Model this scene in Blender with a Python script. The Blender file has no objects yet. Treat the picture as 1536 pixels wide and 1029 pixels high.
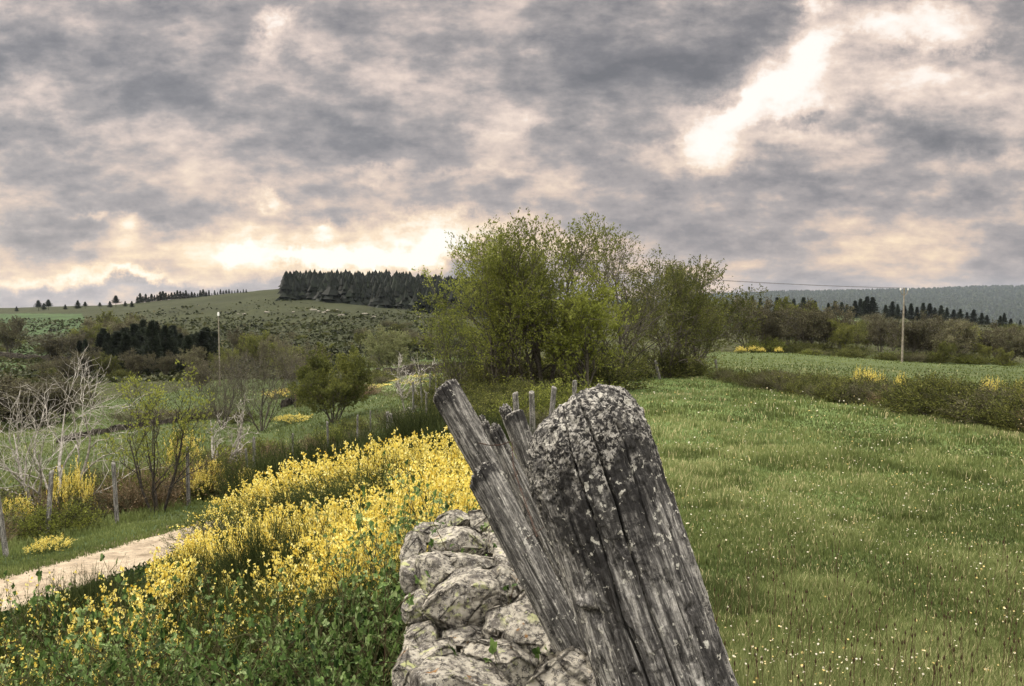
import bpy, math
import numpy as np
from mathutils import Vector, Matrix, Euler
SC = bpy.context.scene
COL = SC.collection
R = math.radians
rng = np.random.default_rng(7)

# ------------------------------------------------------------------ camera model (photo pixels -> rays)
F = 1110.0; ZC = 1.7; TH = math.atan((514.5 - 450.0) / F)
CT, ST = math.cos(TH), math.sin(TH)
def pt(px, py, y):
    """world point seen at photo pixel (px, py) at forward distance y"""
    cx = (px - 768.0) / F; cy = -(py - 514.5) / F
    d = np.array([cx, CT + cy * ST, -ST + cy * CT])
    return d * (y / d[1]) + np.array([0, 0, ZC])
def drop(py, y):
    cy = -(py - 514.5) / F
    return -(-ST + cy * CT) / (CT + cy * ST) * y
def proj(x, y, z):
    dz = z - ZC
    f = y * CT - dz * ST; u = y * ST + dz * CT
    f = np.maximum(f, 1e-3)
    return 768 + F * x / f, 514.5 - F * u / f

# ------------------------------------------------------------------ numpy noise
def _h(ix, iy, iz, s):
    n = (ix * 374761393 + iy * 668265263 + iz * 2147483647 + s * 1274126177) & 0xffffffff
    n = ((n ^ (n >> 13)) * 1274126177) & 0xffffffff
    n = ((n ^ (n >> 16)) * 2246822519) & 0xffffffff
    return ((n ^ (n >> 15)) & 0xffffff) / float(0xffffff)
def noise(x, y, z=0.0, s=0):
    x = np.asarray(x, float); y = np.asarray(y, float) + 0 * x; z = np.asarray(z, float) + 0 * x
    ix = np.floor(x).astype(np.int64); iy = np.floor(y).astype(np.int64); iz = np.floor(z).astype(np.int64)
    fx, fy, fz = x - ix, y - iy, z - iz
    fx = fx * fx * (3 - 2 * fx); fy = fy * fy * (3 - 2 * fy); fz = fz * fz * (3 - 2 * fz)
    r = 0
    for a in (0, 1):
        for b in (0, 1):
            for c in (0, 1):
                w = (fx if a else 1 - fx) * (fy if b else 1 - fy) * (fz if c else 1 - fz)
                r = r + w * _h(ix + a, iy + b, iz + c, s)
    return r * 2 - 1
def fbm(x, y, z=0.0, o=4, s=0, g=.5):
    r = 0; a = 1; t = 0
    for k in range(o):
        r = r + a * noise(x * 2 ** k, y * 2 ** k, z * 2 ** k, s + k * 17); t += a; a *= g
    return r / t
def sstep(a, b, x):
    t = np.clip((x - a) / (b - a), 0, 1); return t * t * (3 - 2 * t)

# ------------------------------------------------------------------ terrain heights
def path_c(y):
    return -7.15 + .33 * (y - 9)
def near_drop(x, y):
    c = path_c(np.clip(y, 0, 26)); dp = 4.0 + .09 * (np.clip(y, 3, 30) - 9.9)
    dr = np.maximum(1.7 + .06 * (y - 3), 1.55)
    lo = c + 1.0; hi = -.62
    u = np.clip((x - lo) / np.maximum(hi - lo, .8), 0, 1)
    bank = dp + (dr + .25 - dp) * (u ** .92)
    left = dp + .12 * np.clip(-(x - c) - 1.0, 0, 25)
    d = np.where(x > lo, bank, np.where(x < c - 1.0, left, dp))
    v = sstep(-.6, .1, x)
    return d * (1 - v) + dr * v
T = {
 -700: [(16,'n'),(25,765),(40,695),(70,630),(110,580),(150,548),(250,515),(400,485),(600,470),(900,464),(1500,470),(7000,470)],
 0:    [(16,'n'),(25,762),(40,690),(70,626),(110,577),(150,547),(250,512),(400,483),(600,467),(900,462),(1500,470),(7000,470)],
 160:  [(16,'n'),(20,745),(30,712),(45,662),(70,614),(110,574),(150,558),(200,541),(300,500),(450,470),(600,462),(800,458),(1500,470),(7000,475)],
 330:  [(16,'n'),(20,728),(30,700),(50,650),(80,597),(120,562),(160,545),(220,515),(300,487),(400,462),(520,446),(600,442),(900,450),(7000,475)],
 430:  [(16,'n'),(20,722),(30,682),(50,632),(80,592),(120,562),(160,545),(220,515),(300,478),(400,450),(500,438),(600,433),(900,440),(7000,470)],
 520:  [(16,'n'),(20,712),(30,655),(50,606),(80,574),(120,553),(160,535),(220,505),(300,473),(400,451),(480,441),(600,430),(900,440),(7000,470)],
 620:  [(16,'n'),(20,690),(30,630),(50,583),(80,558),(120,540),(160,522),(220,500),(300,478),(400,461),(600,430),(900,437),(7000,465)],
 742:  [(16,'n'),(20,625),(25,594),(40,571),(80,549),(160,515),(300,485),(400,470),(600,442),(900,442),(7000,455)],
 900:  [(16,'n'),(20,603),(33,571),(60,546),(120,516),(300,486),(400,476),(600,460),(900,455),(7000,450)],
 1050: [(16,'n'),(20,601),(33,566),(40,557),(60,545),(90,533),(150,510),(300,482),(450,468),(600,463),(900,465),(1500,485),(3000,475),(5500,446),(7000,449)],
 1180: [(16,'n'),(20,603),(30,578),(45,553),(70,538),(95,530),(150,508),(250,487),(350,476),(450,470),(600,470),(900,478),(1500,495),(3000,487),(5500,440),(7000,446)],
 1350: [(16,'n'),(20,607),(30,585),(60,557),(90,543),(130,525),(200,505),(300,487),(450,474),(600,476),(900,482),(1500,505),(3000,493),(5500,435),(7000,441)],
 1536: [(16,'n'),(20,618),(30,597),(45,574),(75,556),(110,545),(200,515),(300,500),(450,489),(600,491),(900,500),(1500,520),(3000,503),(5500,431),(7000,438)],
 2300: [(16,'n'),(20,618),(30,597),(45,576),(75,560),(110,548),(200,520),(300,505),(450,492),(600,494),(900,500),(1500,520),(3000,503),(5500,429),(7000,438)],
}
LG = np.linspace(math.log(14), math.log(7200), 320)
TX = (np.array(sorted(T)) - 768) / F
rows = []
for px in sorted(T):
    t = (px - 768) / F; ds, Ds = [], []
    for d, p in T[px]:
        ds.append(math.log(d)); Ds.append(float(near_drop(np.array(t * d), np.array(float(d)))) if p == 'n' else drop(p, d))
    # smooth in slope space (drop/distance)
    rows.append(np.interp(LG, ds, np.array(Ds) / np.exp(ds)))
rows = np.array(rows)
ker = np.exp(-np.linspace(-2, 2, 13) ** 2); ker /= ker.sum()
rows = np.array([np.convolve(np.pad(r, 6, mode='edge'), ker, 'valid') for r in rows])
TF = np.linspace(TX[0], TX[-1], 260)
tab = np.array([np.interp(TF, TX, rows[:, j]) for j in range(len(LG))]).T
k2 = np.exp(-np.linspace(-2, 2, 9) ** 2); k2 /= k2.sum()
tab = np.array([np.convolve(np.pad(tab[:, j], 4, mode='edge'), k2, 'valid') for j in range(len(LG))]).T
def far_drop(x, y):
    ye = np.maximum(y, 14.0)
    t = np.clip(x / ye, TF[0], TF[-1]); l = np.clip(np.log(ye), LG[0], LG[-1])
    a = (t - TF[0]) / (TF[-1] - TF[0]) * (len(TF) - 1); b = (l - LG[0]) / (LG[-1] - LG[0]) * (len(LG) - 1)
    i = np.clip(a.astype(int), 0, len(TF) - 2); j = np.clip(b.astype(int), 0, len(LG) - 2)
    fa, fb = a - i, b - j
    v = tab[i, j] * (1 - fa) * (1 - fb) + tab[i + 1, j] * fa * (1 - fb) + tab[i, j + 1] * (1 - fa) * fb + tab[i + 1, j + 1] * fa * fb
    return v * ye
def hgt(x, y):
    x = np.asarray(x, float); y = np.asarray(y, float)
    w = sstep(15.5, 23, y)
    d = near_drop(x, y) * (1 - w) + far_drop(x, y) * w
    onpath = 1 - sstep(.8, 1.3, np.abs(x - path_c(np.clip(y, 0, 26)))) * 1.0
    onpath = onpath * (1 - sstep(24, 28, y))
    rr = np.sqrt(x * x + y * y)
    b = .05 * fbm(x * .9, y * .9, o=3, s=3) * sstep(1, 4, rr) * (1 - .8 * onpath)
    b = b + .45 * fbm(x * .05, y * .05, o=4, s=9) * sstep(30, 90, rr) + 2.2 * fbm(x * .012, y * .012, o=4, s=11) * sstep(160, 500, rr) + 14 * fbm(x * .0016, y * .0016, o=4, s=12) * sstep(1500, 3500, rr)
    return ZC - d + b
def hz(x, y):
    return float(hgt(np.array([x]), np.array([y]))[0])
def gpos(px, y):
    x = (px - 768) / F * y          # close enough for placing things
    # account for pitch
    for _ in range(3):
        z = hz(x, y); f = y * CT - (z - ZC) * ST; x = (px - 768) / F * f
    return x, y, hz(x, y)

# ------------------------------------------------------------------ materials
def mat(name):
    m = bpy.data.materials.new(name); m.use_nodes = True
    nt = m.node_tree; nt.nodes.clear()
    return m, nt, nt.nodes.new('ShaderNodeOutputMaterial')
def N(nt, t, **k):
    n = nt.nodes.new('ShaderNode' + t)
    for a, b in k.items():
        if a in ('operation', 'blend_type', 'noise_dimensions', 'feature', 'data_type', 'distance', 'attribute_name', 'vector_type', 'interpolation_type', 'sky_type', 'sun_disc', 'sun_elevation', 'sun_rotation', 'altitude', 'air_density', 'dust_density', 'normalize'):
            setattr(n, a, b)
        else:
            n.inputs[a.replace('_', ' ')].default_value = b
    return n
def L(nt, a, b): nt.links.new(a, b)
def ramp(nt, fac, stops, interp='LINEAR'):
    r = nt.nodes.new('ShaderNodeValToRGB'); r.color_ramp.interpolation = interp
    e = r.color_ramp.elements
    while len(e) > 1: e.remove(e[-1])
    e[0].position = stops[0][0]; e[0].color = (*stops[0][1], 1) if not np.isscalar(stops[0][1]) else (stops[0][1],) * 3 + (1,)
    for p, c in stops[1:]:
        q = e.new(p); q.color = (*c, 1) if not np.isscalar(c) else (c,) * 3 + (1,)
    L(nt, fac, r.inputs[0]); return r.outputs[0]
def mixc(nt, f, a, b, bt='MIX'):
    m = nt.nodes.new('ShaderNodeMix'); m.data_type = 'RGBA'; m.blend_type = bt
    for i, v in ((0, f), (6, a), (7, b)):
        if hasattr(v, 'is_linked') or hasattr(v, 'links'): L(nt, v, m.inputs[i])
        elif i == 0: m.inputs[0].default_value = v
        else: m.inputs[i].default_value = (*v, 1)
    return m.outputs[2]
def math_(nt, op, a, b=None, c=None, clamp=False):
    m = nt.nodes.new('ShaderNodeMath'); m.operation = op; m.use_clamp = clamp
    for i, v in enumerate((a, b, c)):
        if v is None: continue
        if isinstance(v, (int, float)): m.inputs[i].default_value = v
        else: L(nt, v, m.inputs[i])
    return m.outputs[0]
def tintfac(nt):
    return N(nt, 'Attribute', attribute_name='tint').outputs['Fac']
def leaf_mat(name, stops, trans=.35, rough=.6, objvar=.25):
    m, nt, out = mat(name)
    c = ramp(nt, tintfac(nt), stops)
    if objvar:
        oi = nt.nodes.new('ShaderNodeObjectInfo')
        v = nt.nodes.new('ShaderNodeHueSaturation'); L(nt, c, v.inputs['Color'])
        L(nt, math_(nt, 'MULTIPLY_ADD', oi.outputs['Random'], objvar * 2, 1 - objvar), v.inputs['Value']); c = v.outputs[0]
    p = N(nt, 'BsdfPrincipled', Roughness=rough); L(nt, c, p.inputs['Base Color']); p.inputs['Specular IOR Level'].default_value = .1
    tr = N(nt, 'BsdfTranslucent'); L(nt, c, tr.inputs['Color'])
    mx = N(nt, 'MixShader', Fac=trans); L(nt, p.outputs[0], mx.inputs[1]); L(nt, tr.outputs[0], mx.inputs[2]); L(nt, mx.outputs[0], out.inputs[0])
    return m
def bark_mat(name, c0, c1, scale=8, c2=None, thr=.62):
    m, nt, out = mat(name)
    tc = N(nt, 'TexCoord'); n = N(nt, 'TexNoise', Scale=scale, Detail=6.0); L(nt, tc.outputs['Object'], n.inputs['Vector'])
    st = [(.35, c0), (.6, c1)]
    if c2: st.append((thr + .05, c2))
    c = ramp(nt, n.outputs[0], st)
    p = N(nt, 'BsdfPrincipled', Roughness=.85); L(nt, c, p.inputs['Base Color']); p.inputs['Specular IOR Level'].default_value = .2
    b = N(nt, 'Bump', Strength=.6, Distance=.02); L(nt, n.outputs[0], b.inputs['Height']); L(nt, b.outputs[0], p.inputs['Normal'])
    L(nt, p.outputs[0], out.inputs[0]); return m

# ------------------------------------------------------------------ mesh building
class MB:
    def __init__(s): s.V = []; s.Q = []; s.Tn = []; s.n = 0; s.T = []
    def add(s, V, Fc, tint=0.5):
        V = np.asarray(V, float).reshape(-1, 3); Fc = np.asarray(Fc, int)
        s.V.append(V); (s.Q if Fc.shape[1] == 4 else s.Tn).append(Fc + s.n)
        s.T.append(np.broadcast_to(np.asarray(tint, float), (len(V),)).copy()); s.n += len(V)
    def mesh(s, name, m, smooth=False):
        me = bpy.data.meshes.new(name)
        V = np.concatenate(s.V).astype(np.float32)
        q = np.concatenate(s.Q) if s.Q else np.zeros((0, 4), int); t = np.concatenate(s.Tn) if s.Tn else np.zeros((0, 3), int)
        me.vertices.add(len(V)); me.vertices.foreach_set('co', V.ravel())
        lp = np.concatenate([q.ravel(), t.ravel()]).astype(np.int32)
        me.loops.add(len(lp)); me.loops.foreach_set('vertex_index', lp)
        st = np.concatenate([np.arange(len(q)) * 4, len(q) * 4 + np.arange(len(t)) * 3]).astype(np.int32)
        me.polygons.add(len(st)); me.polygons.foreach_set('loop_start', st)
        me.update(calc_edges=True)
        me.polygons.foreach_set('use_smooth', np.full(len(st), bool(smooth)))
        a = me.attributes.new('tint', 'FLOAT', 'POINT'); a.data.foreach_set('value', np.concatenate(s.T).astype(np.float32))
        me.materials.append(m); return me
def tubes(mb, P, Rd, sides=4, tint=.5, cap=False):
    """P (M,n,3), Rd (M,n): many polylines as tapered tubes"""
    M, n, _ = P.shape
    tg = np.gradient(P, axis=1); tg /= np.linalg.norm(tg, axis=2, keepdims=True) + 1e-9
    ref = np.zeros_like(tg); ref[..., 0] = 1; sw = np.abs(tg[:, :1, 0]) > .8; ref = np.where(sw[..., None], np.array([0, 1.0, 0]), ref)
    u = np.cross(tg, ref); u /= np.linalg.norm(u, axis=2, keepdims=True) + 1e-9; v = np.cross(tg, u)
    a = np.arange(sides) / sides * 2 * math.pi
    ring = P[:, :, None] + Rd[:, :, None, None] * (u[:, :, None] * np.cos(a)[:, None] + v[:, :, None] * np.sin(a)[:, None])
    idx = np.arange(M * n * sides).reshape(M, n, sides)
    a0 = idx[:, :-1]; a1 = idx[:, 1:]
    Fq = np.stack([a0, np.roll(a0, -1, 2), np.roll(a1, -1, 2), a1], -1).reshape(-1, 4)
    tt = np.asarray(tint, float)
    if tt.ndim == 1: tt = np.repeat(tt, n * sides)
    mb.add(ring.reshape(-1, 3), Fq, tt)
def unit(v): return v / (np.linalg.norm(v, axis=-1, keepdims=True) + 1e-9)
def grow(S, D, Ln, Rd, nseg, wob, up, rg, tip=.25):
    P = [S]; p = S.copy(); d = unit(D)
    for k in range(nseg):
        d = unit(d + rg.normal(0, wob, d.shape) + np.array([0, 0, up])); p = p + d * (Ln / nseg)[:, None]; P.append(p)
    P = np.stack(P, 1); f = np.linspace(1, tip, nseg + 1)
    return P, Rd[:, None] * f[None]
def kids(P, Rd, k, f0, f1, ang, rg, angj=.25):
    M, n, _ = P.shape
    f = (f0 + (f1 - f0) * (np.arange(k)[None] + rg.random((M, k))) / k) * (n - 1)
    i = np.minimum(f.astype(int), n - 2); fr = (f - i)[..., None]; m = np.arange(M)[:, None]
    S = P[m, i] * (1 - fr) + P[m, i + 1] * fr; t = unit(P[m, i + 1] - P[m, i])
    q = unit(np.cross(t, rg.normal(size=t.shape)))
    a = ang * (1 + rg.normal(0, angj, (M, k)))[..., None]
    D = t * np.cos(a) + q * np.sin(a)
    rr = Rd[m, i] * (1 - fr[..., 0]) + Rd[m, i + 1] * fr[..., 0]
    return S.reshape(-1, 3), D.reshape(-1, 3), rr.ravel(), (f / (n - 1)).ravel()
def leaves(mb, pos, size, rg, tint, aspect=.5, axis=None, updir=.3, fold=.15):
    """diamond leaves, one quad each"""
    n = len(pos)
    if axis is None: axis = rg.normal(size=(n, 3)) + np.array([0, 0, updir])
    a = unit(axis); b = unit(np.cross(a, rg.normal(size=(n, 3)))); c = np.cross(a, b)
    sz = np.broadcast_to(size, (n,))[:, None] * (.7 + .6 * rg.random((n, 1)))
    v = np.stack([pos, pos + a * sz * .5 + b * sz * aspect * .5 + c * sz * fold, pos + a * sz, pos + a * sz * .5 - b * sz * aspect * .5 + c * sz * fold], 1)
    mb.add(v.reshape(-1, 3), np.arange(n * 4).reshape(n, 4), np.repeat(np.broadcast_to(tint, (n,)), 4))
def on_lines(P, k, rg, f0=0., f1=1., jit=.02):
    M, n, _ = P.shape
    f = (f0 + (f1 - f0) * rg.random((M, k))) * (n - 1); i = np.minimum(f.astype(int), n - 2); fr = (f - i)[..., None]; m = np.arange(M)[:, None]
    X = P[m, i] * (1 - fr) + P[m, i + 1] * fr; t = unit(P[m, i + 1] - P[m, i])
    return (X + rg.normal(0, jit, X.shape)).reshape(-1, 3), t.reshape(-1, 3)

# ------------------------------------------------------------------ objects
def tag(o, label=None, cat=None, group=None, kind=None):
    for k, v in (('label', label), ('category', cat), ('group', group), ('kind', kind)):
        if v: o[k] = v
    return o
def obj(name, me, parent=None, loc=None):
    o = bpy.data.objects.new(name, me); COL.objects.link(o)
    if parent is not None: o.parent = parent
    if loc is not None: o.location = loc
    return o
def empty(name, loc=(0, 0, 0), rz=0):
    o = obj(name, None); o.location = loc; o.rotation_euler = (0, 0, rz); o.empty_display_size = .1; return o
def assembly(name, parts, loc, rz=0, sc=1, label=None, cat=None, group=None, scz=None, tilt=(0, 0)):
    """one thing: an Empty with its part meshes (meshes may be shared between copies)"""
    r = empty(name, loc, rz); r.rotation_euler = (tilt[0], tilt[1], rz); r.scale = (sc, sc, scz or sc)
    for pn, me in parts: obj(pn, me, r)
    return tag(r, label, cat, group)
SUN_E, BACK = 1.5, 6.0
BLOBS = [
 # the long bright gap at upper right
 (1130,165,100,42,24,.58),(1050,225,60,25,32,.30),(1300,55,115,38,14,.44),(1410,30,90,30,5,.34),(1222,18,22,20,0,.45),(1200,100,50,26,35,.40),
 (1240,170,210,80,12,.15),(1330,110,140,34,10,.10),(250,385,330,34,0,.20),(560,330,200,30,0,.12),(1130,150,40,14,30,.25),(1480,245,70,18,0,.20),(1230,205,60,16,0,.18),(1040,200,40,10,35,.12),(1380,120,120,20,0,.12),
 # low glow over the hill
 (540,385,90,13,3,.65),(660,372,60,20,8,.60),(600,370,170,36,4,.22),(365,366,42,13,-4,.60),(490,347,26,10,8,.35),(470,385,50,8,0,.3),(100,412,170,9,0,.32),(1180,190,40,8,20,-.25),(1290,62,60,7,10,-.18),(200,340,22,22,-50,.30),(150,315,22,9,0,.32),(395,305,34,12,-12,.35),(210,415,34,8,0,.3),
 (300,360,320,50,0,.12),(760,330,120,18,5,.26),(560,268,34,10,0,.2),(720,265,90,9,0,.18),(60,140,50,34,0,.14),(415,14,20,18,0,.35),(405,44,16,24,0,.30),(450,50,80,50,0,.20),(610,105,60,20,0,.16),(780,72,34,16,0,.12),(700,195,40,12,0,.14),(800,185,40,10,0,.14),(230,180,50,14,0,.12),(860,290,110,12,4,.14),
 # thick dark banks
 (190,60,190,50,5,-.16),(60,70,80,20,0,-.10),(960,70,210,60,8,-.18),(1050,110,110,40,20,-.16),(930,215,80,20,10,-.16),(1120,25,80,42,15,-.20),(270,310,70,20,0,-.14),(520,315,70,14,0,-.16),(640,320,60,12,0,-.10),(70,355,90,16,0,-.16),(440,100,150,26,0,-.12),(60,215,70,14,0,-.12),
 (1290,185,120,22,-6,-.20),(1420,80,110,16,10,-.22),(1265,85,34,12,20,-.24),(1190,105,30,14,10,-.2),(1180,280,160,22,0,-.12),(1400,200,120,26,0,-.12),(1240,128,60,14,0,-.14),(1520,20,50,20,0,-.2),(1100,260,60,12,10,-.12),
 (250,430,420,9,0,-.14),(740,125,50,40,0,-.08),(400,200,160,50,0,-.05),(900,30,60,30,0,.06),(1350,350,220,50,0,.02),(1300,410,260,26,0,.04),
]
HAZE = 3e-5
# ------------------------------------------------------------------ camera, render settings
cam = bpy.data.cameras.new('camera'); co = obj('camera', cam); co.location = (0, 0, ZC)
co.rotation_euler = (math.pi / 2 - TH, 0, 0); cam.sensor_width = 36; cam.lens = 36 * F / 1536; cam.clip_start = .05; cam.clip_end = 20000
SC.camera = co
SC.view_settings.view_transform = 'Standard'; SC.view_settings.look = 'None'; SC.view_settings.exposure = 1.2; SC.view_settings.gamma = 1
SC.cycles.max_bounces = 6; SC.cycles.transparent_max_bounces = 8; SC.cycles.volume_bounces = 0
try: SC.cycles.use_denoising = True
except Exception: pass
# ------------------------------------------------------------------ sun and sky
SUN_AZ, SUN_EL = R(-62), R(40)
sl = bpy.data.lights.new('sun', 'SUN'); sl.energy = SUN_E; sl.angle = R(14); sl.color = (1, .91, .78)
so = obj('sun', sl); dv = Vector((math.sin(SUN_AZ) * math.cos(SUN_EL), math.cos(SUN_AZ) * math.cos(SUN_EL), math.sin(SUN_EL)))
so.rotation_euler = dv.to_track_quat('Z', 'Y').to_euler()
w = bpy.data.worlds.new('World'); SC.world = w; w.use_nodes = True; nt = w.node_tree; nt.nodes.clear()
out = nt.nodes.new('ShaderNodeOutputWorld')
tc = N(nt, 'TexCoord'); sp = N(nt, 'SeparateXYZ'); L(nt, tc.outputs['Generated'], sp.inputs[0])
X, Y, Z = sp.outputs
yc = math_(nt, 'MAXIMUM', Y, .05)
A = math_(nt, 'DIVIDE', X, yc); E = math_(nt, 'DIVIDE', Z, yc)        # tangent coordinates of the direction, world fixed
front = math_(nt, 'MULTIPLY', math_(nt, 'SUBTRACT', Y, .05), 6, clamp=True)
ae = N(nt, 'CombineXYZ'); L(nt, A, ae.inputs[0]); L(nt, E, ae.inputs[1])
zz = math_(nt, 'ADD', math_(nt, 'ABSOLUTE', Z), .22)
pv = N(nt, 'CombineXYZ'); L(nt, math_(nt, 'DIVIDE', X, zz), pv.inputs[0]); L(nt, math_(nt, 'DIVIDE', Y, zz), pv.inputs[1])
# warp
wn = N(nt, 'TexNoise', Scale=2.2, Detail=4.0); L(nt, pv.outputs[0], wn.inputs['Vector'])
wv = N(nt, 'VectorMath', operation='MULTIPLY_ADD'); L(nt, wn.outputs['Color'], wv.inputs[0]); wv.inputs[1].default_value = (.25, .25, 0); L(nt, pv.outputs[0], wv.inputs[2])
def cn(scale, det, off, rough=.55, src=None):
    m = N(nt, 'Mapping'); m.inputs['Location'].default_value = off; m.inputs['Scale'].default_value = (scale, scale * 1.25, scale); L(nt, (src or wv).outputs[0], m.inputs[0])
    n = N(nt, 'TexNoise', Scale=1.0, Detail=det, Roughness=rough); L(nt, m.outputs[0], n.inputs['Vector']); return n.outputs['Fac']
n1 = cn(1.1, 3.0, (3.1, 7.7, 0), .5); n2 = cn(4.6, 6.0, (9.2, 1.3, 0), .52)
# horizontally stretched detail in angular space so the low clouds read as thin bands
m4 = N(nt, 'Mapping'); m4.inputs['Scale'].default_value = (4.5, 15, 1); m4.inputs['Location'].default_value = (1.7, .4, 0); L(nt, ae.outputs[0], m4.inputs[0])
n4n = N(nt, 'TexNoise', Scale=1.0, Detail=3.0, Roughness=.5); L(nt, m4.outputs[0], n4n.inputs['Vector'])
m5 = N(nt, 'Mapping'); m5.inputs['Scale'].default_value = (5.5, 11, 1); m5.inputs['Location'].default_value = (5.7, 2.4, 0); L(nt, ae.outputs[0], m5.inputs[0])
n5n = N(nt, 'TexNoise', Scale=1.0, Detail=7.0, Roughness=.58); n5n.inputs['Distortion'].default_value = .05; L(nt, m5.outputs[0], n5n.inputs['Vector'])
low = math_(nt, 'SUBTRACT', 1, math_(nt, 'MULTIPLY', E, 3.2, clamp=True))
b = math_(nt, 'MULTIPLY_ADD', math_(nt, 'SUBTRACT', n1, .5), .45, .395)
b = math_(nt, 'MULTIPLY_ADD', math_(nt, 'SUBTRACT', n2, .5), .34, b)
b = math_(nt, 'MULTIPLY_ADD', math_(nt, 'SUBTRACT', n5n.outputs[0], .5), 1.15, b)
m6 = N(nt, 'Mapping'); m6.inputs['Scale'].default_value = (15, 30, 1); m6.inputs['Location'].default_value = (2.7, 8.4, 0); L(nt, ae.outputs[0], m6.inputs[0])
n6n = N(nt, 'TexNoise', Scale=1.0, Detail=6.0, Roughness=.62); L(nt, m6.outputs[0], n6n.inputs['Vector'])
b = math_(nt, 'MULTIPLY_ADD', math_(nt, 'SUBTRACT', n6n.outputs[0], .5), .70, b)
m7 = N(nt, 'Mapping'); m7.inputs['Scale'].default_value = (34, 62, 1); m7.inputs['Location'].default_value = (5.7, 3.4, 0); L(nt, ae.outputs[0], m7.inputs[0])
n7n = N(nt, 'TexNoise', Scale=1.0, Detail=5.0, Roughness=.6); L(nt, m7.outputs[0], n7n.inputs['Vector'])
b = math_(nt, 'MULTIPLY_ADD', math_(nt, 'SUBTRACT', n7n.outputs[0], .5), .26, b)
b = math_(nt, 'MULTIPLY_ADD', math_(nt, 'MULTIPLY', math_(nt, 'SUBTRACT', n4n.outputs[0], .5), low), .5, b)
# cloud gaps and thick banks at their directions in the sky: px, py, rx, ry, turn (deg), strength
wa = N(nt, 'TexNoise', Scale=7.0, Detail=6.0, Roughness=.68); L(nt, ae.outputs[0], wa.inputs['Vector'])
wb = N(nt, 'VectorMath', operation='MULTIPLY_ADD'); wc = N(nt, 'VectorMath', operation='SUBTRACT'); wc.inputs[1].default_value = (.5, .5, .5)
L(nt, wa.outputs['Color'], wc.inputs[0]); L(nt, wc.outputs[0], wb.inputs[0]); wb.inputs[1].default_value = (.15, .13, 0); L(nt, ae.outputs[0], wb.inputs[2])
for px, py, rx, ry, rot, amp in BLOBS:
    d = pt(px, py, 1.0) - np.array([0, 0, ZC])
    m = N(nt, 'Mapping', ); m.vector_type = 'TEXTURE'
    m.inputs['Location'].default_value = (d[0], d[2], 0); m.inputs['Rotation'].default_value = (0, 0, R(rot)); m.inputs['Scale'].default_value = (rx / F, ry / F, 1)
    L(nt, wb.outputs[0], m.inputs[0])
    ln = N(nt, 'VectorMath', operation='DOT_PRODUCT'); L(nt, m.outputs[0], ln.inputs[0]); L(nt, m.outputs[0], ln.inputs[1])
    g = math_(nt, 'EXPONENT', math_(nt, 'MULTIPLY', math_(nt, 'POWER', ln.outputs['Value'], 1.0), -.9))
    b = math_(nt, 'MULTIPLY_ADD', math_(nt, 'MULTIPLY', g, front), amp, b)
warm = ramp(nt, b, [(0, (.178, .172, .178)), (.2, (.255, .241, .244)), (.38, (.40, .362, .346)), (.55, (.68, .565, .50)), (.72, (.93, .76, .64)), (.86, (1.08, .96, .86)), (1, (1.12, 1.05, .98))])
warm2 = ramp(nt, b, [(0, (.24, .225, .235)), (.2, (.33, .295, .305)), (.38, (.49, .425, .41)), (.55, (.78, .58, .44)), (.72, (1.04, .79, .51)), (.86, (1.10, .95, .72)), (1, (1.15, 1.07, .96))])
hf = math_(nt, 'SUBTRACT', 1, math_(nt, 'MULTIPLY', math_(nt, 'ABSOLUTE', E), 4.2, clamp=True))
cc = mixc(nt, hf, warm, warm2)
# sky gain raised overhead and behind the viewer, added fill light for the foreground
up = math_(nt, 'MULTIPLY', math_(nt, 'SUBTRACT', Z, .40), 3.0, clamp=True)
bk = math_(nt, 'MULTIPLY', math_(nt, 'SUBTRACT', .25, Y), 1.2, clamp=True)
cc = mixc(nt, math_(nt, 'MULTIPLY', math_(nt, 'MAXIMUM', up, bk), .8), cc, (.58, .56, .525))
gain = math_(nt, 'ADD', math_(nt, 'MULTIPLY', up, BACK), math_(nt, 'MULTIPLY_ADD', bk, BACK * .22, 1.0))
sky = N(nt, 'TexSky', sky_type='NISHITA', sun_disc=False, sun_elevation=SUN_EL, sun_rotation=SUN_AZ % (2 * math.pi))
bg1 = N(nt, 'Background', Strength=.05); L(nt, sky.outputs[0], bg1.inputs[0])
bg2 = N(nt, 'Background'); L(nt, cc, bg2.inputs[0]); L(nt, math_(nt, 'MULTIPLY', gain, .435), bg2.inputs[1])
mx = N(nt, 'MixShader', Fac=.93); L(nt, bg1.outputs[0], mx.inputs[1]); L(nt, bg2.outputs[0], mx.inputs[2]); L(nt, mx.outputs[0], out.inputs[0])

try:
    w.cycles.sampling_method = 'MANUAL'; w.cycles.sample_map_resolution = 256
except Exception: pass
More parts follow.
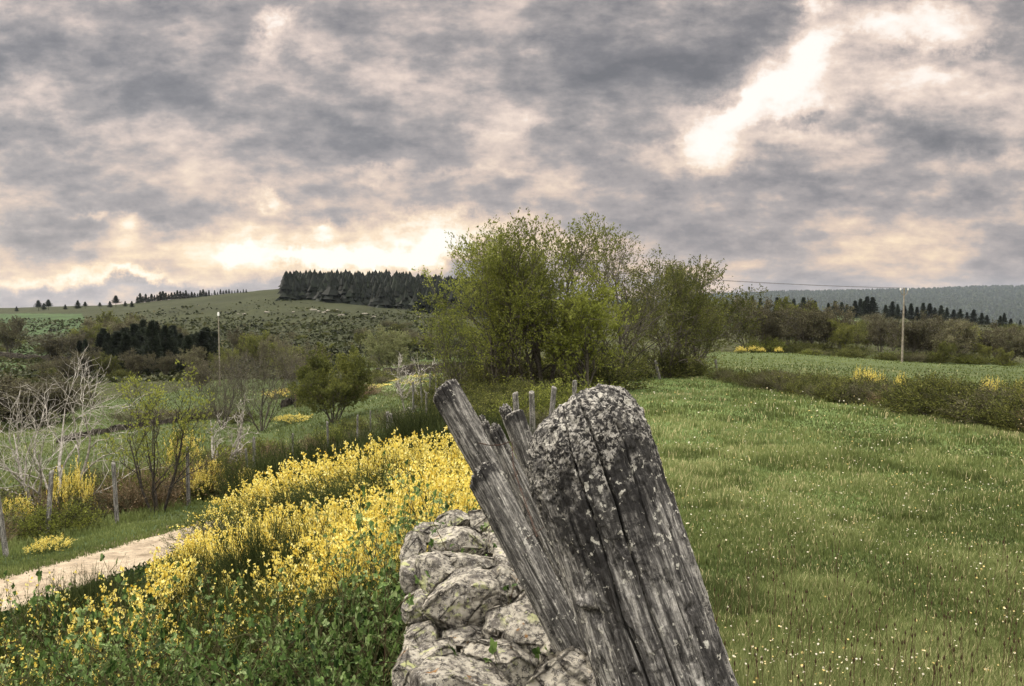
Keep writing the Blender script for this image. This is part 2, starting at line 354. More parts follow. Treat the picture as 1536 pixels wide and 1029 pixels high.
# ------------------------------------------------------------------ ground sheet
def inpoly(px, py, poly):
    r = np.zeros(px.shape, bool); n = len(poly)
    for i in range(n):
        x0, y0 = poly[i]; x1, y1 = poly[(i + 1) % n]
        c = ((y0 > py) != (y1 > py)) & (px < (x1 - x0) * (py - y0) / (y1 - y0 + 1e-9) + x0); r ^= c
    return r
REG = [ # depth range, photo outline of a patch of ground, colour
 (120, 900, [(-700, 380), (700, 380), (700, 520), (430, 545), (-700, 600)], (.026, .030, .012)),
 (150, 700, [(-700, 474), (120, 470), (145, 498), (60, 502), (-700, 506)], (.036, .060, .022)),
 (60, 300, [(-700, 512), (60, 514), (110, 540), (30, 556), (-700, 580)], (.040, .066, .024)),
 (22, 150, [(-700, 660), (0, 632), (110, 606), (250, 590), (340, 566), (450, 562), (560, 592), (640, 600), (560, 640), (300, 690), (0, 760), (-700, 800)], (.048, .066, .022)),
 (40, 160, [(520, 556), (700, 540), (720, 572), (560, 590), (520, 580)], (.09, .12, .05)),
 (60, 160, [(540, 532), (720, 528), (720, 540), (540, 545)], (.06, .085, .03)),
 (20, 130, [(1060, 529), (1200, 528), (1560, 546), (2400, 546), (2400, 760), (1536, 680), (1300, 612), (1060, 562)], (.055, .072, .026)),
 (150, 500, [(1085, 462), (1195, 466), (1195, 489), (1085, 492)], (.045, .095, .040)),
 (150, 500, [(1240, 470), (1318, 475), (1318, 492), (1240, 492)], (.085, .125, .055)),
 (130, 450, [(1195, 480), (2400, 500), (2400, 546), (1190, 528)], (.036, .038, .017)),
 (900, 8000, [(900, 400), (2400, 400), (2400, 560), (900, 560)], (.018, .028, .022)),
]
def ground_col(x, y, z):
    px, py = proj(x, y, z); n = fbm(x * .4, y * .4, o=4, s=21); n2 = fbm(x * .06, y * .06, o=4, s=22)
    c = np.zeros((len(x), 3)) + np.array([.040, .042, .018])
    jx = px + n * 5; jy = py + n2 * 2
    for d0, d1, poly, colr in REG:
        k = inpoly(jx, jy, poly) & (y > d0) & (y < d1); c[k] = colr
    near = (y < 36)
    mead = near & (x > -.2 + .0 * x) & inpoly(jx, jy, [(640, 1800), (835, 640), (930, 566), (1090, 556), (1300, 606), (1536, 668), (2600, 960), (4000, 2500)])
    c[mead] = (.070, .100, .030)
    bank = near & (~mead) & (y < 24)
    c[bank] = (.040, .036, .018)
    s = x - path_c(np.clip(y, 0, 26))
    vg = near & (s < -.3) & (s > -3.6 + n * .8); c[vg] = (.050, .078, .034)
    vg = near & (s < -3.6 + n * .8) & (y < 24); c[vg] = (.045, .050, .022)
    tr = near & (np.abs(s) < 1.5 + n * .4) & (y < 26); c[tr & (np.abs(s) > .6)] = (.15, .125, .075)
    # patches inside the land: drier, lusher
    c *= (1 + .30 * n2 + .22 * n)[:, None]
    dry = np.clip(n * 1.3, 0, 1)[:, None] * np.where(y > 60, .12, .45)[:, None]; c = c * (1 - dry) + np.array([.12, .10, .045]) * dry * (c.mean(1, keepdims=True) / .06).clip(.4, 1.2)
    return np.clip(c, .004, .6)
ang = np.concatenate([np.linspace(-math.pi, R(-50), 60, endpoint=False), np.linspace(R(-50), R(50), 1000, endpoint=False), np.linspace(R(50), math.pi, 60, endpoint=False)])
rad = np.exp(np.linspace(math.log(.5), math.log(6900), 620))
AA, RR = np.meshgrid(ang, rad, indexing='ij')
gx = (RR * np.sin(AA)).ravel(); gy = (RR * np.cos(AA)).ravel(); gz = hgt(gx, gy)
V = np.stack([gx, gy, gz], 1); na, nr = len(ang), len(rad)
idx = np.arange(na * nr).reshape(na, nr); nx = np.roll(idx, -1, 0)
Q = np.stack([idx[:, :-1], idx[:, 1:], nx[:, 1:], nx[:, :-1]], -1).reshape(-1, 4)
mb = MB(); mb.add(np.vstack([V, [[0, 0, hz(0, 0)]]]), Q)
cen = na * nr; mb.add(np.zeros((0, 3)), np.zeros((0, 3), int)) if False else None
mb.Tn.append(np.stack([np.full(na, cen), idx[:, 0], nx[:, 0]], 1))
gm, nt, out = mat('ground')
at = N(nt, 'Attribute', attribute_name='landcol'); geo = N(nt, 'NewGeometry')
na1 = N(nt, 'TexNoise', Scale=.9, Detail=8.0, Roughness=.65); L(nt, geo.outputs['Position'], na1.inputs['Vector'])
na2 = N(nt, 'TexNoise', Scale=14.0, Detail=6.0, Roughness=.7); L(nt, geo.outputs['Position'], na2.inputs['Vector'])
v = math_(nt, 'MULTIPLY_ADD', na1.outputs[0], 1.1, .45); v = math_(nt, 'MULTIPLY', v, math_(nt, 'MULTIPLY_ADD', na2.outputs[0], .9, .55))
hs = N(nt, 'HueSaturation'); L(nt, at.outputs['Color'], hs.inputs['Color']); L(nt, v, hs.inputs['Value'])
p = N(nt, 'BsdfPrincipled', Roughness=.95); p.inputs['Specular IOR Level'].default_value = .1; L(nt, hs.outputs[0], p.inputs['Base Color'])
bm_ = N(nt, 'Bump', Strength=.8, Distance=.25); L(nt, na1.outputs[0], bm_.inputs['Height']); L(nt, bm_.outputs[0], p.inputs['Normal']); L(nt, p.outputs[0], out.inputs[0])
me = mb.mesh('ground', gm, True)
ca = me.attributes.new('landcol', 'FLOAT_COLOR', 'POINT'); cg = np.ones((len(V) + 1, 4), np.float32); cg[:-1, :3] = ground_col(gx, gy, gz); cg[-1, :3] = (.08, .1, .04)
ca.data.foreach_set('color', cg.ravel())
tag(obj('ground', me), kind='structure')

# ------------------------------------------------------------------ sandy path
ys = np.arange(3.0, 27, .1); ss = np.linspace(-1, 1, 41)
YY, S2 = np.meshgrid(ys, ss, indexing='ij')
wl = .80 + .16 * fbm(ys * .8, ys * 0, o=3, s=31); wr = .86 + .2 * fbm(ys * .8, ys * 0 + 9, o=3, s=32)
XX = path_c(YY) + np.where(S2 < 0, S2 * (wl[:, None] + .12), S2 * wr[:, None])
ZZ = hgt(XX, YY) + .035 * (1 - np.abs(S2) ** 6) - .012 + .012 * fbm(XX * 5, YY * 5, o=4, s=33)
mb = MB(); i2 = np.arange(YY.size).reshape(YY.shape)
mb.add(np.stack([XX, YY, ZZ], -1).reshape(-1, 3), np.stack([i2[:-1, :-1], i2[:-1, 1:], i2[1:, 1:], i2[1:, :-1]], -1).reshape(-1, 4))
pm, nt, out = mat('sandy_path'); geo = N(nt, 'NewGeometry')
n1_ = N(nt, 'TexNoise', Scale=3.0, Detail=8.0, Roughness=.6); L(nt, geo.outputs['Position'], n1_.inputs['Vector'])
n2_ = N(nt, 'TexNoise', Scale=45.0, Detail=4.0, Roughness=.8); L(nt, geo.outputs['Position'], n2_.inputs['Vector'])
c = ramp(nt, n1_.outputs[0], [(.3, (.17, .125, .075)), (.45, (.33, .26, .175)), (.65, (.44, .36, .25))])
n5_ = N(nt, 'TexNoise', Scale=11.0, Detail=6.0, Roughness=.7); L(nt, geo.outputs['Position'], n5_.inputs['Vector'])
c = mixc(nt, .75, c, ramp(nt, n2_.outputs[0], [(.3, .25), (.5, .85), (.7, 1.0)]), 'MULTIPLY'); c = mixc(nt, .6, c, ramp(nt, n5_.outputs[0], [(.35, .35), (.5, .85), (.65, 1.0)]), 'MULTIPLY')
p = N(nt, 'BsdfPrincipled', Roughness=.95); L(nt, c, p.inputs['Base Color']); bm_ = N(nt, 'Bump', Strength=.5, Distance=.02); L(nt, n2_.outputs[0], bm_.inputs['Height']); L(nt, bm_.outputs[0], p.inputs['Normal']); L(nt, p.outputs[0], out.inputs[0])
tag(obj('path', mb.mesh('path', pm, True)), kind='structure')
# ------------------------------------------------------------------ plant materials
M_bark = bark_mat('grey_bark', (.035, .03, .024), (.10, .088, .07), 14)
M_dark = bark_mat('dark_bark', (.018, .015, .012), (.05, .042, .032), 14)
M_pale = bark_mat('bleached_wood', (.16, .145, .125), (.42, .39, .34), 12)
M_spring = leaf_mat('spring_leaves', [(0, (0.035, 0.042, 0.012)), (.35, (0.098, 0.115, 0.023)), (.7, (0.190, 0.212, 0.040)), (1, (0.310, 0.333, 0.081))], .45)
M_deep = leaf_mat('olive_leaves', [(0, (0.028, 0.034, 0.013)), (.4, (0.077, 0.087, 0.022)), (.75, (0.147, 0.154, 0.039)), (1, (0.238, 0.238, 0.070))], .4)
M_brown = leaf_mat('budding_twigs', [(0, (.045, .041, .024)), (.5, (.095, .086, .050)), (.8, (.15, .142, .075)), (1, (.19, .205, .09))], .2)
M_needle = leaf_mat('conifer_needles', [(0, (.008, .011, .007)), (.5, (.019, .026, .015)), (1, (.045, .055, .03))], .1, objvar=.5)
M_broom = leaf_mat('broom_stems', [(0, (.028, .034, .010)), (.5, (.065, .082, .020)), (1, (.13, .15, .045))], .25, objvar=.15)
M_dgreen = leaf_mat('dark_broom_stems', [(0, (.012, .018, .006)), (.5, (.032, .044, .013)), (1, (.085, .10, .032))], .25, objvar=.15)
M_yel = leaf_mat('broom_blossom', [(0, (.50, .34, .04)), (.3, (.70, .57, .11)), (.7, (.84, .74, .23)), (1, (.92, .85, .42))], .35, objvar=.06)
M_bramble = leaf_mat('bramble_leaves', [(0, (.010, .022, .006)), (.4, (.060, .108, .026)), (.7, (.145, .215, .062)), (1, (.27, .34, .15))], .35, .38, objvar=.15)
M_cane = leaf_mat('bramble_canes', [(0, (.05, .022, .018)), (.5, (.07, .06, .03)), (1, (.09, .11, .04))], 0, objvar=0)
M_dry = leaf_mat('dry_stalks', [(0, (.06, .04, .022)), (.6, (.16, .115, .065)), (1, (.30, .24, .15))], .2)
M_grass = leaf_mat('grass_blades', [(0, (0.050, 0.065, 0.022)), (.3, (0.112, 0.141, 0.043)), (.6, (0.194, 0.227, 0.081)), (.8, (0.317, 0.327, 0.152)), (1, (0.604, 0.509, 0.290))], .4, objvar=0)
M_heath = leaf_mat('heath', [(0, (0.013, 0.015, 0.006)), (.35, (0.032, 0.038, 0.014)), (.65, (0.056, 0.064, 0.024)), (.85, (0.088, 0.080, 0.040)), (1, (0.192, 0.160, 0.096))], .2, objvar=0)

# ------------------------------------------------------------------ plant meshes
def tree_mesh(seed, h, spread, n_stems=1, k=(9, 8, 5), leafn=6, leaf=.07, lm=M_spring, bm=M_bark, tr=.09, up=(.05, .08, .10), wob=.16, ang=(.6, .65, .7),
              lr=(.55, .5, .45), lf0=.2, leafup=.4, rmin=.005, stem_tilt=.25, f0=.25, top=.25, tint=(0, 1), lenf=None, fuzz=.03, clump=None):
    """multi level tree: returns trunk mesh and crown mesh (twigs and leaves)"""
    rg = np.random.default_rng(seed)
    a = np.arange(n_stems) / n_stems * 2 * math.pi + rg.random() * 6
    S = np.stack([np.cos(a), np.sin(a), 0 * a], 1) * (.0 if n_stems == 1 else tr * 1.3); S[:, 2] = -.25
    D = np.stack([np.cos(a) * stem_tilt, np.sin(a) * stem_tilt, np.ones(n_stems)], 1) + rg.normal(0, .05, (n_stems, 3))
    P, Q = grow(S, D, np.full(n_stems, h * .8) * (.85 + .3 * rg.random(n_stems)) if n_stems > 1 else np.array([h * .8]), np.full(n_stems, tr), 9, wob * .5, up[0], rg, .2)
    tk = MB(); tubes(tk, P, Q, 8, .5)
    cr = MB(); leafmb = MB()
    lvl = [(P, Q)]
    base_len = h * spread
    for i, kk in enumerate(k):
        s, d, rr, f = kids(P, Q, kk, f0 if i == 0 else .15, 1.0, ang[i], rg)
        ln = base_len * np.prod(lr[:i]) * (1.15 - .55 * f) * (.7 + .6 * rg.random(len(f)))
        if i == 0 and lenf: ln = ln * lenf(f)
        P, Q = grow(s, d, ln, np.maximum(rr * .6, rmin * (1.6 - .3 * i)), 6 if i < 2 else 4, wob, up[i], rg, .3)
        tubes(tk if i == 0 else cr, P, Q, 5 if i == 0 else 3, .35 + .3 * rg.random(len(P)))
    if leafn:
        X, t = on_lines(P, leafn, rg, lf0, 1.0, fuzz)
        n = noise(X[:, 0] * 1.1, X[:, 1] * 1.1, X[:, 2] * 1.1, seed)
        if clump is not None:
            kp = n > clump; X, t, n = X[kp], t[kp], n[kp]
        tn = np.clip(.5 + .35 * n + rg.normal(0, .2, len(X)), 0, 1) * (tint[1] - tint[0]) + tint[0]
        leaves(leafmb, X, leaf, rg, tn, .55, axis=t * .8 + rg.normal(0, .7, X.shape) + np.array([0, 0, leafup]))
    top_ = max(np.percentile(np.concatenate(m.V)[:, 2], 99.9) for m in (tk, cr, leafmb) if m.V)
    for m in (tk, cr, leafmb): m.V = [v * (h / top_) for v in m.V]
    return tk, cr, leafmb
def tree_parts(name, a, bm, lm):
    tk, cr, lf = a; parts = [('trunk', tk.mesh(name + '_trunk', bm, True))]
    if cr.V:
        # crown: twigs and leaves in one mesh with two materials
        if lf.V:
            nq = sum(len(q) for q in cr.Q); c2 = MB(); c2.V = cr.V + lf.V; c2.T = cr.T + lf.T; c2.Q = cr.Q + [q + cr.n for q in lf.Q]; c2.n = cr.n + lf.n
            me = c2.mesh(name + '_crown', bm); me.materials.append(lm)
            mi = np.zeros(len(me.polygons), np.int32); mi[nq:] = 1; me.polygons.foreach_set('material_index', mi)
        else: me = cr.mesh(name + '_crown', bm)
        parts.append(('crown', me))
    return parts
def bush_parts(name, seed, rad, h, nst, twn, leafn, leaf, lm, bm, spread=.9, wob=.12, aspect=.5, up=.06, flowers=0, fm=None, fsize=.02, ff0=.45, clump=-1, rs=.004, ftint=(0, 1), partn=('branches', 'leaves', 'blossoms'), leafup=1.):
    rg = np.random.default_rng(seed)
    a = rg.random(nst) * 2 * math.pi; r = np.sqrt(rg.random(nst)) * rad * .45
    S = np.stack([np.cos(a) * r, np.sin(a) * r, np.full(nst, -.05)], 1)
    til = (r / (rad * .45)) * spread * (.7 + .5 * rg.random(nst))
    D = np.stack([np.cos(a) * np.sin(til), np.sin(a) * np.sin(til), np.cos(til)], 1)
    Ln = h * (1 - .12 * (til / spread) ** 2) * (.62 + .40 * rg.random(nst))
    P, Q = grow(S, D, Ln, np.full(nst, rs * 1.8), 6, wob, up, rg, .4)
    br = MB(); tubes(br, P, Q, 3, .1 + .3 * rg.random(nst))
    s, d, rr, f = kids(P, Q, twn, .25, 1., .5, rg)
    P2, Q2 = grow(s, d, h * .33 * (.6 + .7 * rg.random(len(f))), np.full(len(f), rs), 4, wob, up * 2, rg, .35)
    tubes(br, P2, Q2, 3, np.clip(.35 + .5 * rg.random(len(f)), 0, 1))
    allz = np.concatenate([v[:, 2] for v in br.V]); k_ = 1.0 / np.percentile(allz, 99.8)
    def mk(mb_, nm_, mt_):
        mb_.V = [v * k_ for v in mb_.V]; return mb_.mesh(nm_, mt_)
    parts = [(partn[0], mk(br, name + '_branches', bm))]
    if leafn:
        X, t = on_lines(P2, leafn, rg, 0, 1, leaf * .6); n = noise(X[:, 0] * 5, X[:, 1] * 5, X[:, 2] * 5, seed)
        lb = MB(); leaves(lb, X, leaf, rg, np.clip(.45 + .4 * n + rg.normal(0, .2, len(X)), 0, 1), aspect, axis=t * leafup + rg.normal(0, .6, X.shape)); parts.append((partn[1], mk(lb, name + '_leaves', lm)))
    if flowers:
        X, t = on_lines(P2, flowers, rg, ff0, 1, fsize * .5); X0, t0 = on_lines(P, max(1, flowers), rg, .6, 1, fsize * .6); X = np.vstack([X, X0]); t = np.vstack([t, t0])
        n = noise(X[:, 0] * 4.5, X[:, 1] * 4.5, X[:, 2] * 4.5, seed + 5); kp = (n > clump) & (X[:, 2] > h * (.50 + .16 * rg.random(len(X)) + .10 * noise(X[:, 0] * 7, X[:, 1] * 7, 0, seed)) - .35 * (X[:, 0] ** 2 + X[:, 1] ** 2)); X, t, n = X[kp], t[kp], n[kp]
        fb = MB(); tn = np.clip(.5 + rg.normal(0, .28, len(X)), 0, 1) * (ftint[1] - ftint[0]) + ftint[0]
        leaves(fb, X, fsize, rg, tn, .95, axis=rg.normal(size=X.shape)); leaves(fb, X, fsize * .9, rg, tn * .9, .9, axis=t + rg.normal(0, .5, X.shape))
        parts.append((partn[2], mk(fb, name + '_blossoms', fm)))
    return parts
def conifer_parts(name, seed, h=10., rad=2.4, nb=240, per=26, leaf=.42, crown0=.08, ragged=.3):
    rg = np.random.default_rng(seed)
    tk = MB(); P = np.array([[[0, 0, -.5], [0, 0, h * .5], [0, 0, h]]]); tubes(tk, P, np.array([[h * .018, h * .011, .02]]), 7, .5)
    f = crown0 + (1 - crown0) * rg.random(nb) ** 1.0; a = rg.random(nb) * 2 * math.pi
    rr = 1.15 * rad * (1 - f) ** .95 * (1 - ragged + ragged * 2 * rg.random(nb)) + .15
    S = np.stack([0 * f, 0 * f, f * h], 1); D = np.stack([np.cos(a), np.sin(a), .25 - .3 * (1 - f)], 1)
    P, Q = grow(S, D, rr, np.full(nb, .03), 4, .08, .03, rg, .3)
    cr = MB(); tubes(cr, P, Q, 3, .2)
    X, t = on_lines(P, per, rg, .1, 1, .16 * rad / 2.4); leaves(cr, X, leaf, rg, np.clip(rg.normal(.45, .25, len(X)), 0, 1), .35, axis=t + rg.normal(0, .45, X.shape) + np.array([0, 0, .15]))
    X = np.stack([rg.normal(0, .1, 60), rg.normal(0, .1, 60), h * (.9 + .1 * rg.random(60))], 1); leaves(cr, X, leaf * .7, rg, .4, .3, axis=rg.normal(0, .5, X.shape) + np.array([0, 0, 1.2]))
    return [('trunk', tk.mesh(name + '_trunk', M_dark, True)), ('crown', cr.mesh(name + '_crown', M_needle))]
def px2h(px, py_top, y, zg):     # height so that the top shows at py_top
    return max(.12, pt(px, py_top, y)[2] - zg)

# ------------------------------------------------------------------ the clump of trees on the field edge
TREES = [
 # px, depth, top py, args, label
 (752, 25.5, 350, dict(seed=3, n_stems=4, k=(11, 9, 6), leafn=11, leaf=.08, spread=.46, stem_tilt=.26, tr=.075, tint=(.2, 1.)), M_spring, 'broad spring tree with several leaning stems, left tree of the big clump'),
 (815, 25.0, 322, dict(seed=5, n_stems=4, k=(11, 9, 6), leafn=9, leaf=.09, spread=.42, stem_tilt=.24, tr=.085, tint=(.25, 1.)), M_spring, 'tallest tree of the big clump, fresh green leaves and upright shoots'),
 (880, 23.5, 405, dict(seed=8, n_stems=2, k=(9, 8, 6), leafn=8, leaf=.10, spread=.42, stem_tilt=.15, tr=.07, tint=(.45, 1.)), M_spring, 'bright yellow green tree standing in front of the middle of the big clump'),
 (922, 30.0, 338, dict(seed=11, n_stems=3, k=(10, 8, 5), leafn=5, leaf=.085, spread=.42, stem_tilt=.22, tr=.08, tint=(.2, .9)), M_deep, 'brownish sparse tree with bare upright twigs in the big clump'),
 (1000, 34.0, 376, dict(seed=14, n_stems=4, k=(10, 8, 6), leafn=11, leaf=.10, spread=.52, stem_tilt=.28, tr=.08, tint=(.1, .9)), M_deep, 'dark olive tree between the sparse tree and the end tree of the clump'),
 (1040, 37.5, 388, dict(seed=17, n_stems=4, k=(10, 8, 6), leafn=12, leaf=.10, spread=.50, stem_tilt=.26, tr=.08, tint=(.1, .85)), M_deep, 'rightmost dark tree of the big clump at the meadow corner'),
 (690, 29.0, 452, dict(seed=19, n_stems=4, k=(9, 7, 5), leafn=6, leaf=.08, spread=.55, stem_tilt=.4, tr=.05, tint=(.0, .8)), M_spring, 'low spreading small tree at the left foot of the big clump'),
]
for px, y, top, a, lm, lab in TREES:
    x, y, z = gpos(px, y); h = px2h(px, top, y, z)
    parts = tree_parts('field_tree', tree_mesh(h=h, f0=.1, **a), M_bark, lm)
    assembly('deciduous_tree', parts, (x, y, z), label=lab, cat='tree', group='trees of the big clump by the meadow')
# ------------------------------------------------------------------ single trees on the left
x, y, z = gpos(72, 17.5); h = px2h(72, 528, y, z)
assembly('bare_tree', tree_parts('bare_tree', tree_mesh(seed=21, h=h, n_stems=4, k=(6, 5, 4), leafn=0, spread=.52, stem_tilt=.62, tr=.065, wob=.24, up=(.03, .07, .07), rmin=.0065, f0=.2), M_pale, None), (x, y, z), label='leafless bleached grey tree with crooked spreading branches behind the left fence', cat='tree')
x, y, z = gpos(238, 16.8); h = px2h(238, 548, y, z)
assembly('young_tree', tree_parts('young_tree', tree_mesh(seed=25, h=h, n_stems=5, k=(6, 5, 4), leafn=4, leaf=.075, spread=.34, stem_tilt=.38, tr=.035, wob=.14, tint=(.45, 1.), clump=-.35, up=(.05, .1, .1)), M_dark, M_spring), (x, y, z), label='thin young tree with pale yellow green leaves beside the path fence', cat='tree')
x, y, z = gpos(335, 20); h = px2h(332, 586, y, z)
assembly('dead_tree', tree_parts('dead_tree', tree_mesh(seed=29, h=h, n_stems=3, k=(5, 4, 3), leafn=0, spread=.25, stem_tilt=.16, tr=.05, wob=.25, rmin=.008, up=(.1, .1, .1)), M_pale, None), (x, y, z), label='dead tree stump with broken upright grey branches beside the path', cat='tree')
for px, yy, top, sd, lab, kw in [
  (392, 46, 512, 31, 'bare brown tree with fine twigs left of the round olive bush', dict(leafn=2, leaf=.08, lm=M_brown)),
  (335, 52, 520, 33, 'bare brownish tree standing behind the thin utility pole', dict(leafn=2, leaf=.08, lm=M_brown)),
  (500, 40, 518, 35, 'round olive green bushy tree alone in the valley field', dict(leafn=18, leaf=.11, lm=M_deep, tint=(.1, .8))),
  (445, 60, 500, 36, 'loose brown tree behind the round olive bush', dict(leafn=3, leaf=.10, lm=M_brown)),
  (604, 44, 524, 37, 'small dead white tree standing in the strip of field below the hill', dict(leafn=0, lm=None, bare=1)),
  (612, 33, 565, 38, 'small bleached dead tree beside the row of old fence posts', dict(leafn=0, lm=None, bare=1)),
  (580, 92, 488, 39, 'pale grey rounded bush at the foot of the hill', dict(leafn=8, leaf=.22, lm=M_brown, tint=(.7, 1.3)))]:
    x, y, z = gpos(px, yy); h = px2h(px, top, y, z); bare = kw.pop('bare', 0); lm = kw.pop('lm')
    if bare: a = tree_mesh(seed=sd, h=h, n_stems=2, k=(5, 4, 3), spread=.4, stem_tilt=.3, tr=.05, wob=.2, rmin=.014, **kw); parts = tree_parts('dead', a, M_pale, None)
    else: a = tree_mesh(seed=sd, h=h, n_stems=6, k=(8, 7, 5), spread=.48, stem_tilt=.5, tr=.05, f0=.1, **kw); parts = tree_parts('valley_tree', a, M_bark, lm)
    assembly('dead_tree' if bare else 'deciduous_tree', parts, (x, y, z), label=lab, cat='tree')

# ------------------------------------------------------------------ far deciduous trees
far_brown = [tree_parts('far_tree', tree_mesh(seed=s, h=8, n_stems=5, k=(8, 7, 4), leafn=9, leaf=.26, spread=.42, stem_tilt=.4, tr=.1, f0=.1, rmin=.02, fuzz=.12, tint=t_), M_bark, m_) for s, m_, t_ in ((41, M_brown, (0, .9)), (43, M_brown, (.3, 1)), (44, M_deep, (.2, .9)), (46, M_deep, (.5, 1)))]
rg = np.random.default_rng(5)
FT = [ # px, depth, top, kind, width factor
 (1120,105,446,1,1.),(1150,100,450,0,1.1),(1185,110,448,2,1.),(1215,104,452,0,1.),(1240,108,456,0,1.1),(1262,100,480,3,.8),(1320,118,473,0,.9),
 (1370,96,470,0,1.1),(1395,105,476,0,1.2),(1425,100,482,1,1.2),(1450,112,490,3,1.),(1490,108,484,0,1.1),(1515,104,492,1,1.),(1545,105,500,0,1.),(1340,125,488,2,.8),(1168,120,455,0,.9),(1475,98,515,3,.7),(1505,92,522,3,.8),
 (1285,130,498,0,.7),(1300,125,500,2,.7),(1415,92,512,2,.7),
 (14,190,476,1,.9),(80,165,500,0,1.3),(115,175,495,0,1.2),(170,215,468,2,1.1),(150,200,478,1,1.),(190,205,472,0,1.),(130,185,487,2,1.),(215,180,478,1,1.),(385,150,498,2,1.),(365,165,492,0,1.),(265,185,490,1,.9),(410,140,505,1,1.),(345,130,520,2,.9),
 (130,128,520,0,1.),(165,126,530,2,.9),(205,124,524,0,1.),(250,126,528,0,1.),(290,124,520,1,.9),(100,120,532,0,1.),(330,120,530,2,1.),
 (30,62,562,0,1.4),(5,66,568,1,1.3),(60,60,560,0,1.4),(95,64,566,0,1.2),(-40,60,560,0,1.4),
 (430,110,515,2,1.1),(470,100,522,0,1.),(300,90,540,0,1.),(540,180,498,2,.9),(640,150,500,0,1.),(620,160,505,2,.9),
]
LB = {0: 'distant leafless brown tree with fine twigs', 1: 'distant pale brown tree just coming into bud', 2: 'distant olive tree with thin spring leaves', 3: 'distant small yellow green tree'}
for i, (px, yy, top, k, wf) in enumerate(FT):
    x, y, z = gpos(px, yy); h = px2h(px, top, y, z); s = h / 8.
    where = 'in the tree band behind the second field' if px > 1050 else ('among the trees round the dark valley conifers' if yy > 120 else 'in the scrub beyond the left field')
    assembly('deciduous_tree', far_brown[k], (x, y, z), rz=rg.random() * 6, sc=s * wf * 1.1, scz=s * 1.04, label=LB[k] + ' ' + where, cat='tree', group=('band of trees behind the second field' if px > 1050 else 'valley trees') + ' kind %s' % 'abcd'[k])
con = [conifer_parts('conifer', 51), conifer_parts('conifer', 52, rad=3.0, ragged=.45), conifer_parts('conifer', 53, rad=1.9), conifer_parts('pine', 54, rad=3.6, crown0=.35, ragged=.6, nb=200)]
def conifer(px, yy, top, k, lab, grp=None, wf=1.):
    x, y, z = gpos(px, yy); h = px2h(px, top, y, z); s = h / 10.
    assembly('conifer_tree', con[k], (x, y, z), rz=rg.random() * 6, sc=s * wf, scz=s, label=lab, cat='tree', group=grp)
for px in np.concatenate([np.linspace(112, 322, 26), np.linspace(120, 300, 18)]):      # dark stand in the valley
    conifer(px + rg.normal(0, 3), 132 + rg.random() * 40, 492 - 12 * math.exp(-((px - 230) / 40) ** 2) + rg.random() * 26 + (14 if px < 150 else 0), int(rg.integers(0, 3)), 'tall dark conifer in the dense stand at the bottom of the valley', 'dark valley conifers', .85 + .6 * rg.random())
for px, yy, top, k in [(58,560,451,3),(73,565,450,3),(66,570,455,1),(117,560,451,1),(128,560,453,3),(98,560,457,1),(150,555,454,3),(174,540,444,3),(165,545,452,1),(188,540,452,1),(198,520,452,1),(25,560,460,1)]:
    conifer(px, yy, top, k, 'dark pine standing by itself on the left skyline' if k == 3 else 'small dark conifer on the left skyline beside the pines', 'skyline pines' if k == 3 else 'skyline conifers', 1.3)
for px in np.arange(206, 372, 4.3):
    conifer(px, 570 + rg.random() * 30, 437 + (206 - px) * .028 + rg.random() * 6 + (3 if px < 240 else 0), int(rg.integers(0, 3)), 'dark conifer in the long low row on the skyline left of the bare hilltop', 'skyline conifer row', 1.2)
for px, top in [(435,415),(446,419),(440,418)]: conifer(px, 420, top, 1, 'dark conifer at the left end of the hilltop forest', 'conifers at the forest end', 1.2)
for px, top in [(1100,449),(1112,452),(1140,448),(1165,447),(1178,447),(1205,447),(1222,452),(1090,452),(1128,446),(1150,450),(1190,449),(1242,455),(1252,452),(1262,454),(1270,457),(1282,452),(1290,449),(1300,446),(1308,447),(1296,452),(1275,460),(1328,458),(1338,453),(1346,457),(1356,459),(1366,456),(1375,461),(1384,455),(1394,456),(1402,462),(1411,459),(1420,462),(1430,465),(1440,464),(1450,469),(1460,465),(1472,470),(1480,473),(1500,474),(1506,470),(1516,478),(1530,480),(1545,482),(1560,480)]:
    conifer(px, 395 + rg.random() * 40, top, int(rg.integers(0, 3)), 'dark conifer in the row below the distant blue hill', 'conifer row below the blue hill', 1.15)
# the wood on the hilltop and the wooded far hill read as masses
def wood(name, pts, hs, wr, label, mean=.42):
    mb = MB(); n = len(pts); rg2 = np.random.default_rng(77); S = 7; lay = 6
    for q in range(lay):
        z0 = q / lay; a = rg2.random((n, 1)) * 6.28 + np.arange(S) / S * 6.28
        r0 = hs * wr * (1 - z0) ** .8 + .1; rr = r0[:, None] * (.55 + .9 * rg2.random((n, S)))
        zb = hs * (z0 - .04); ring = np.stack([pts[:, :1] + np.cos(a) * rr, pts[:, 1:2] + np.sin(a) * rr, (pts[:, 2:3] + zb[:, None]) + 0 * a - .06 * hs[:, None] * rg2.random((n, S))], -1)
        tip = pts + np.stack([0 * hs, 0 * hs, hs * min(1, z0 + .34)], 1)
        V = np.concatenate([ring, tip[:, None]], 1).reshape(-1, 3); b = (np.arange(n) * (S + 1))[:, None]; j = np.arange(S)
        Fq = np.stack([b + j, b + (j + 1) % S, np.broadcast_to(b + S, (n, S))], -1).reshape(-1, 3)
        mb.add(V, Fq, np.repeat(np.clip(rg2.normal(mean, .25, n), 0, 1), S + 1))
    tag(obj(name, mb.mesh(name, M_needle)), label, 'forest', kind='stuff')
n = 1500; px = 428 + rg.random(n) * 330; e = np.interp(px, [428, 480, 540, 600, 660, 760], [400, 396, 385, 372, 352, 340]); yy = e + rg.random(n) ** .8 * 260
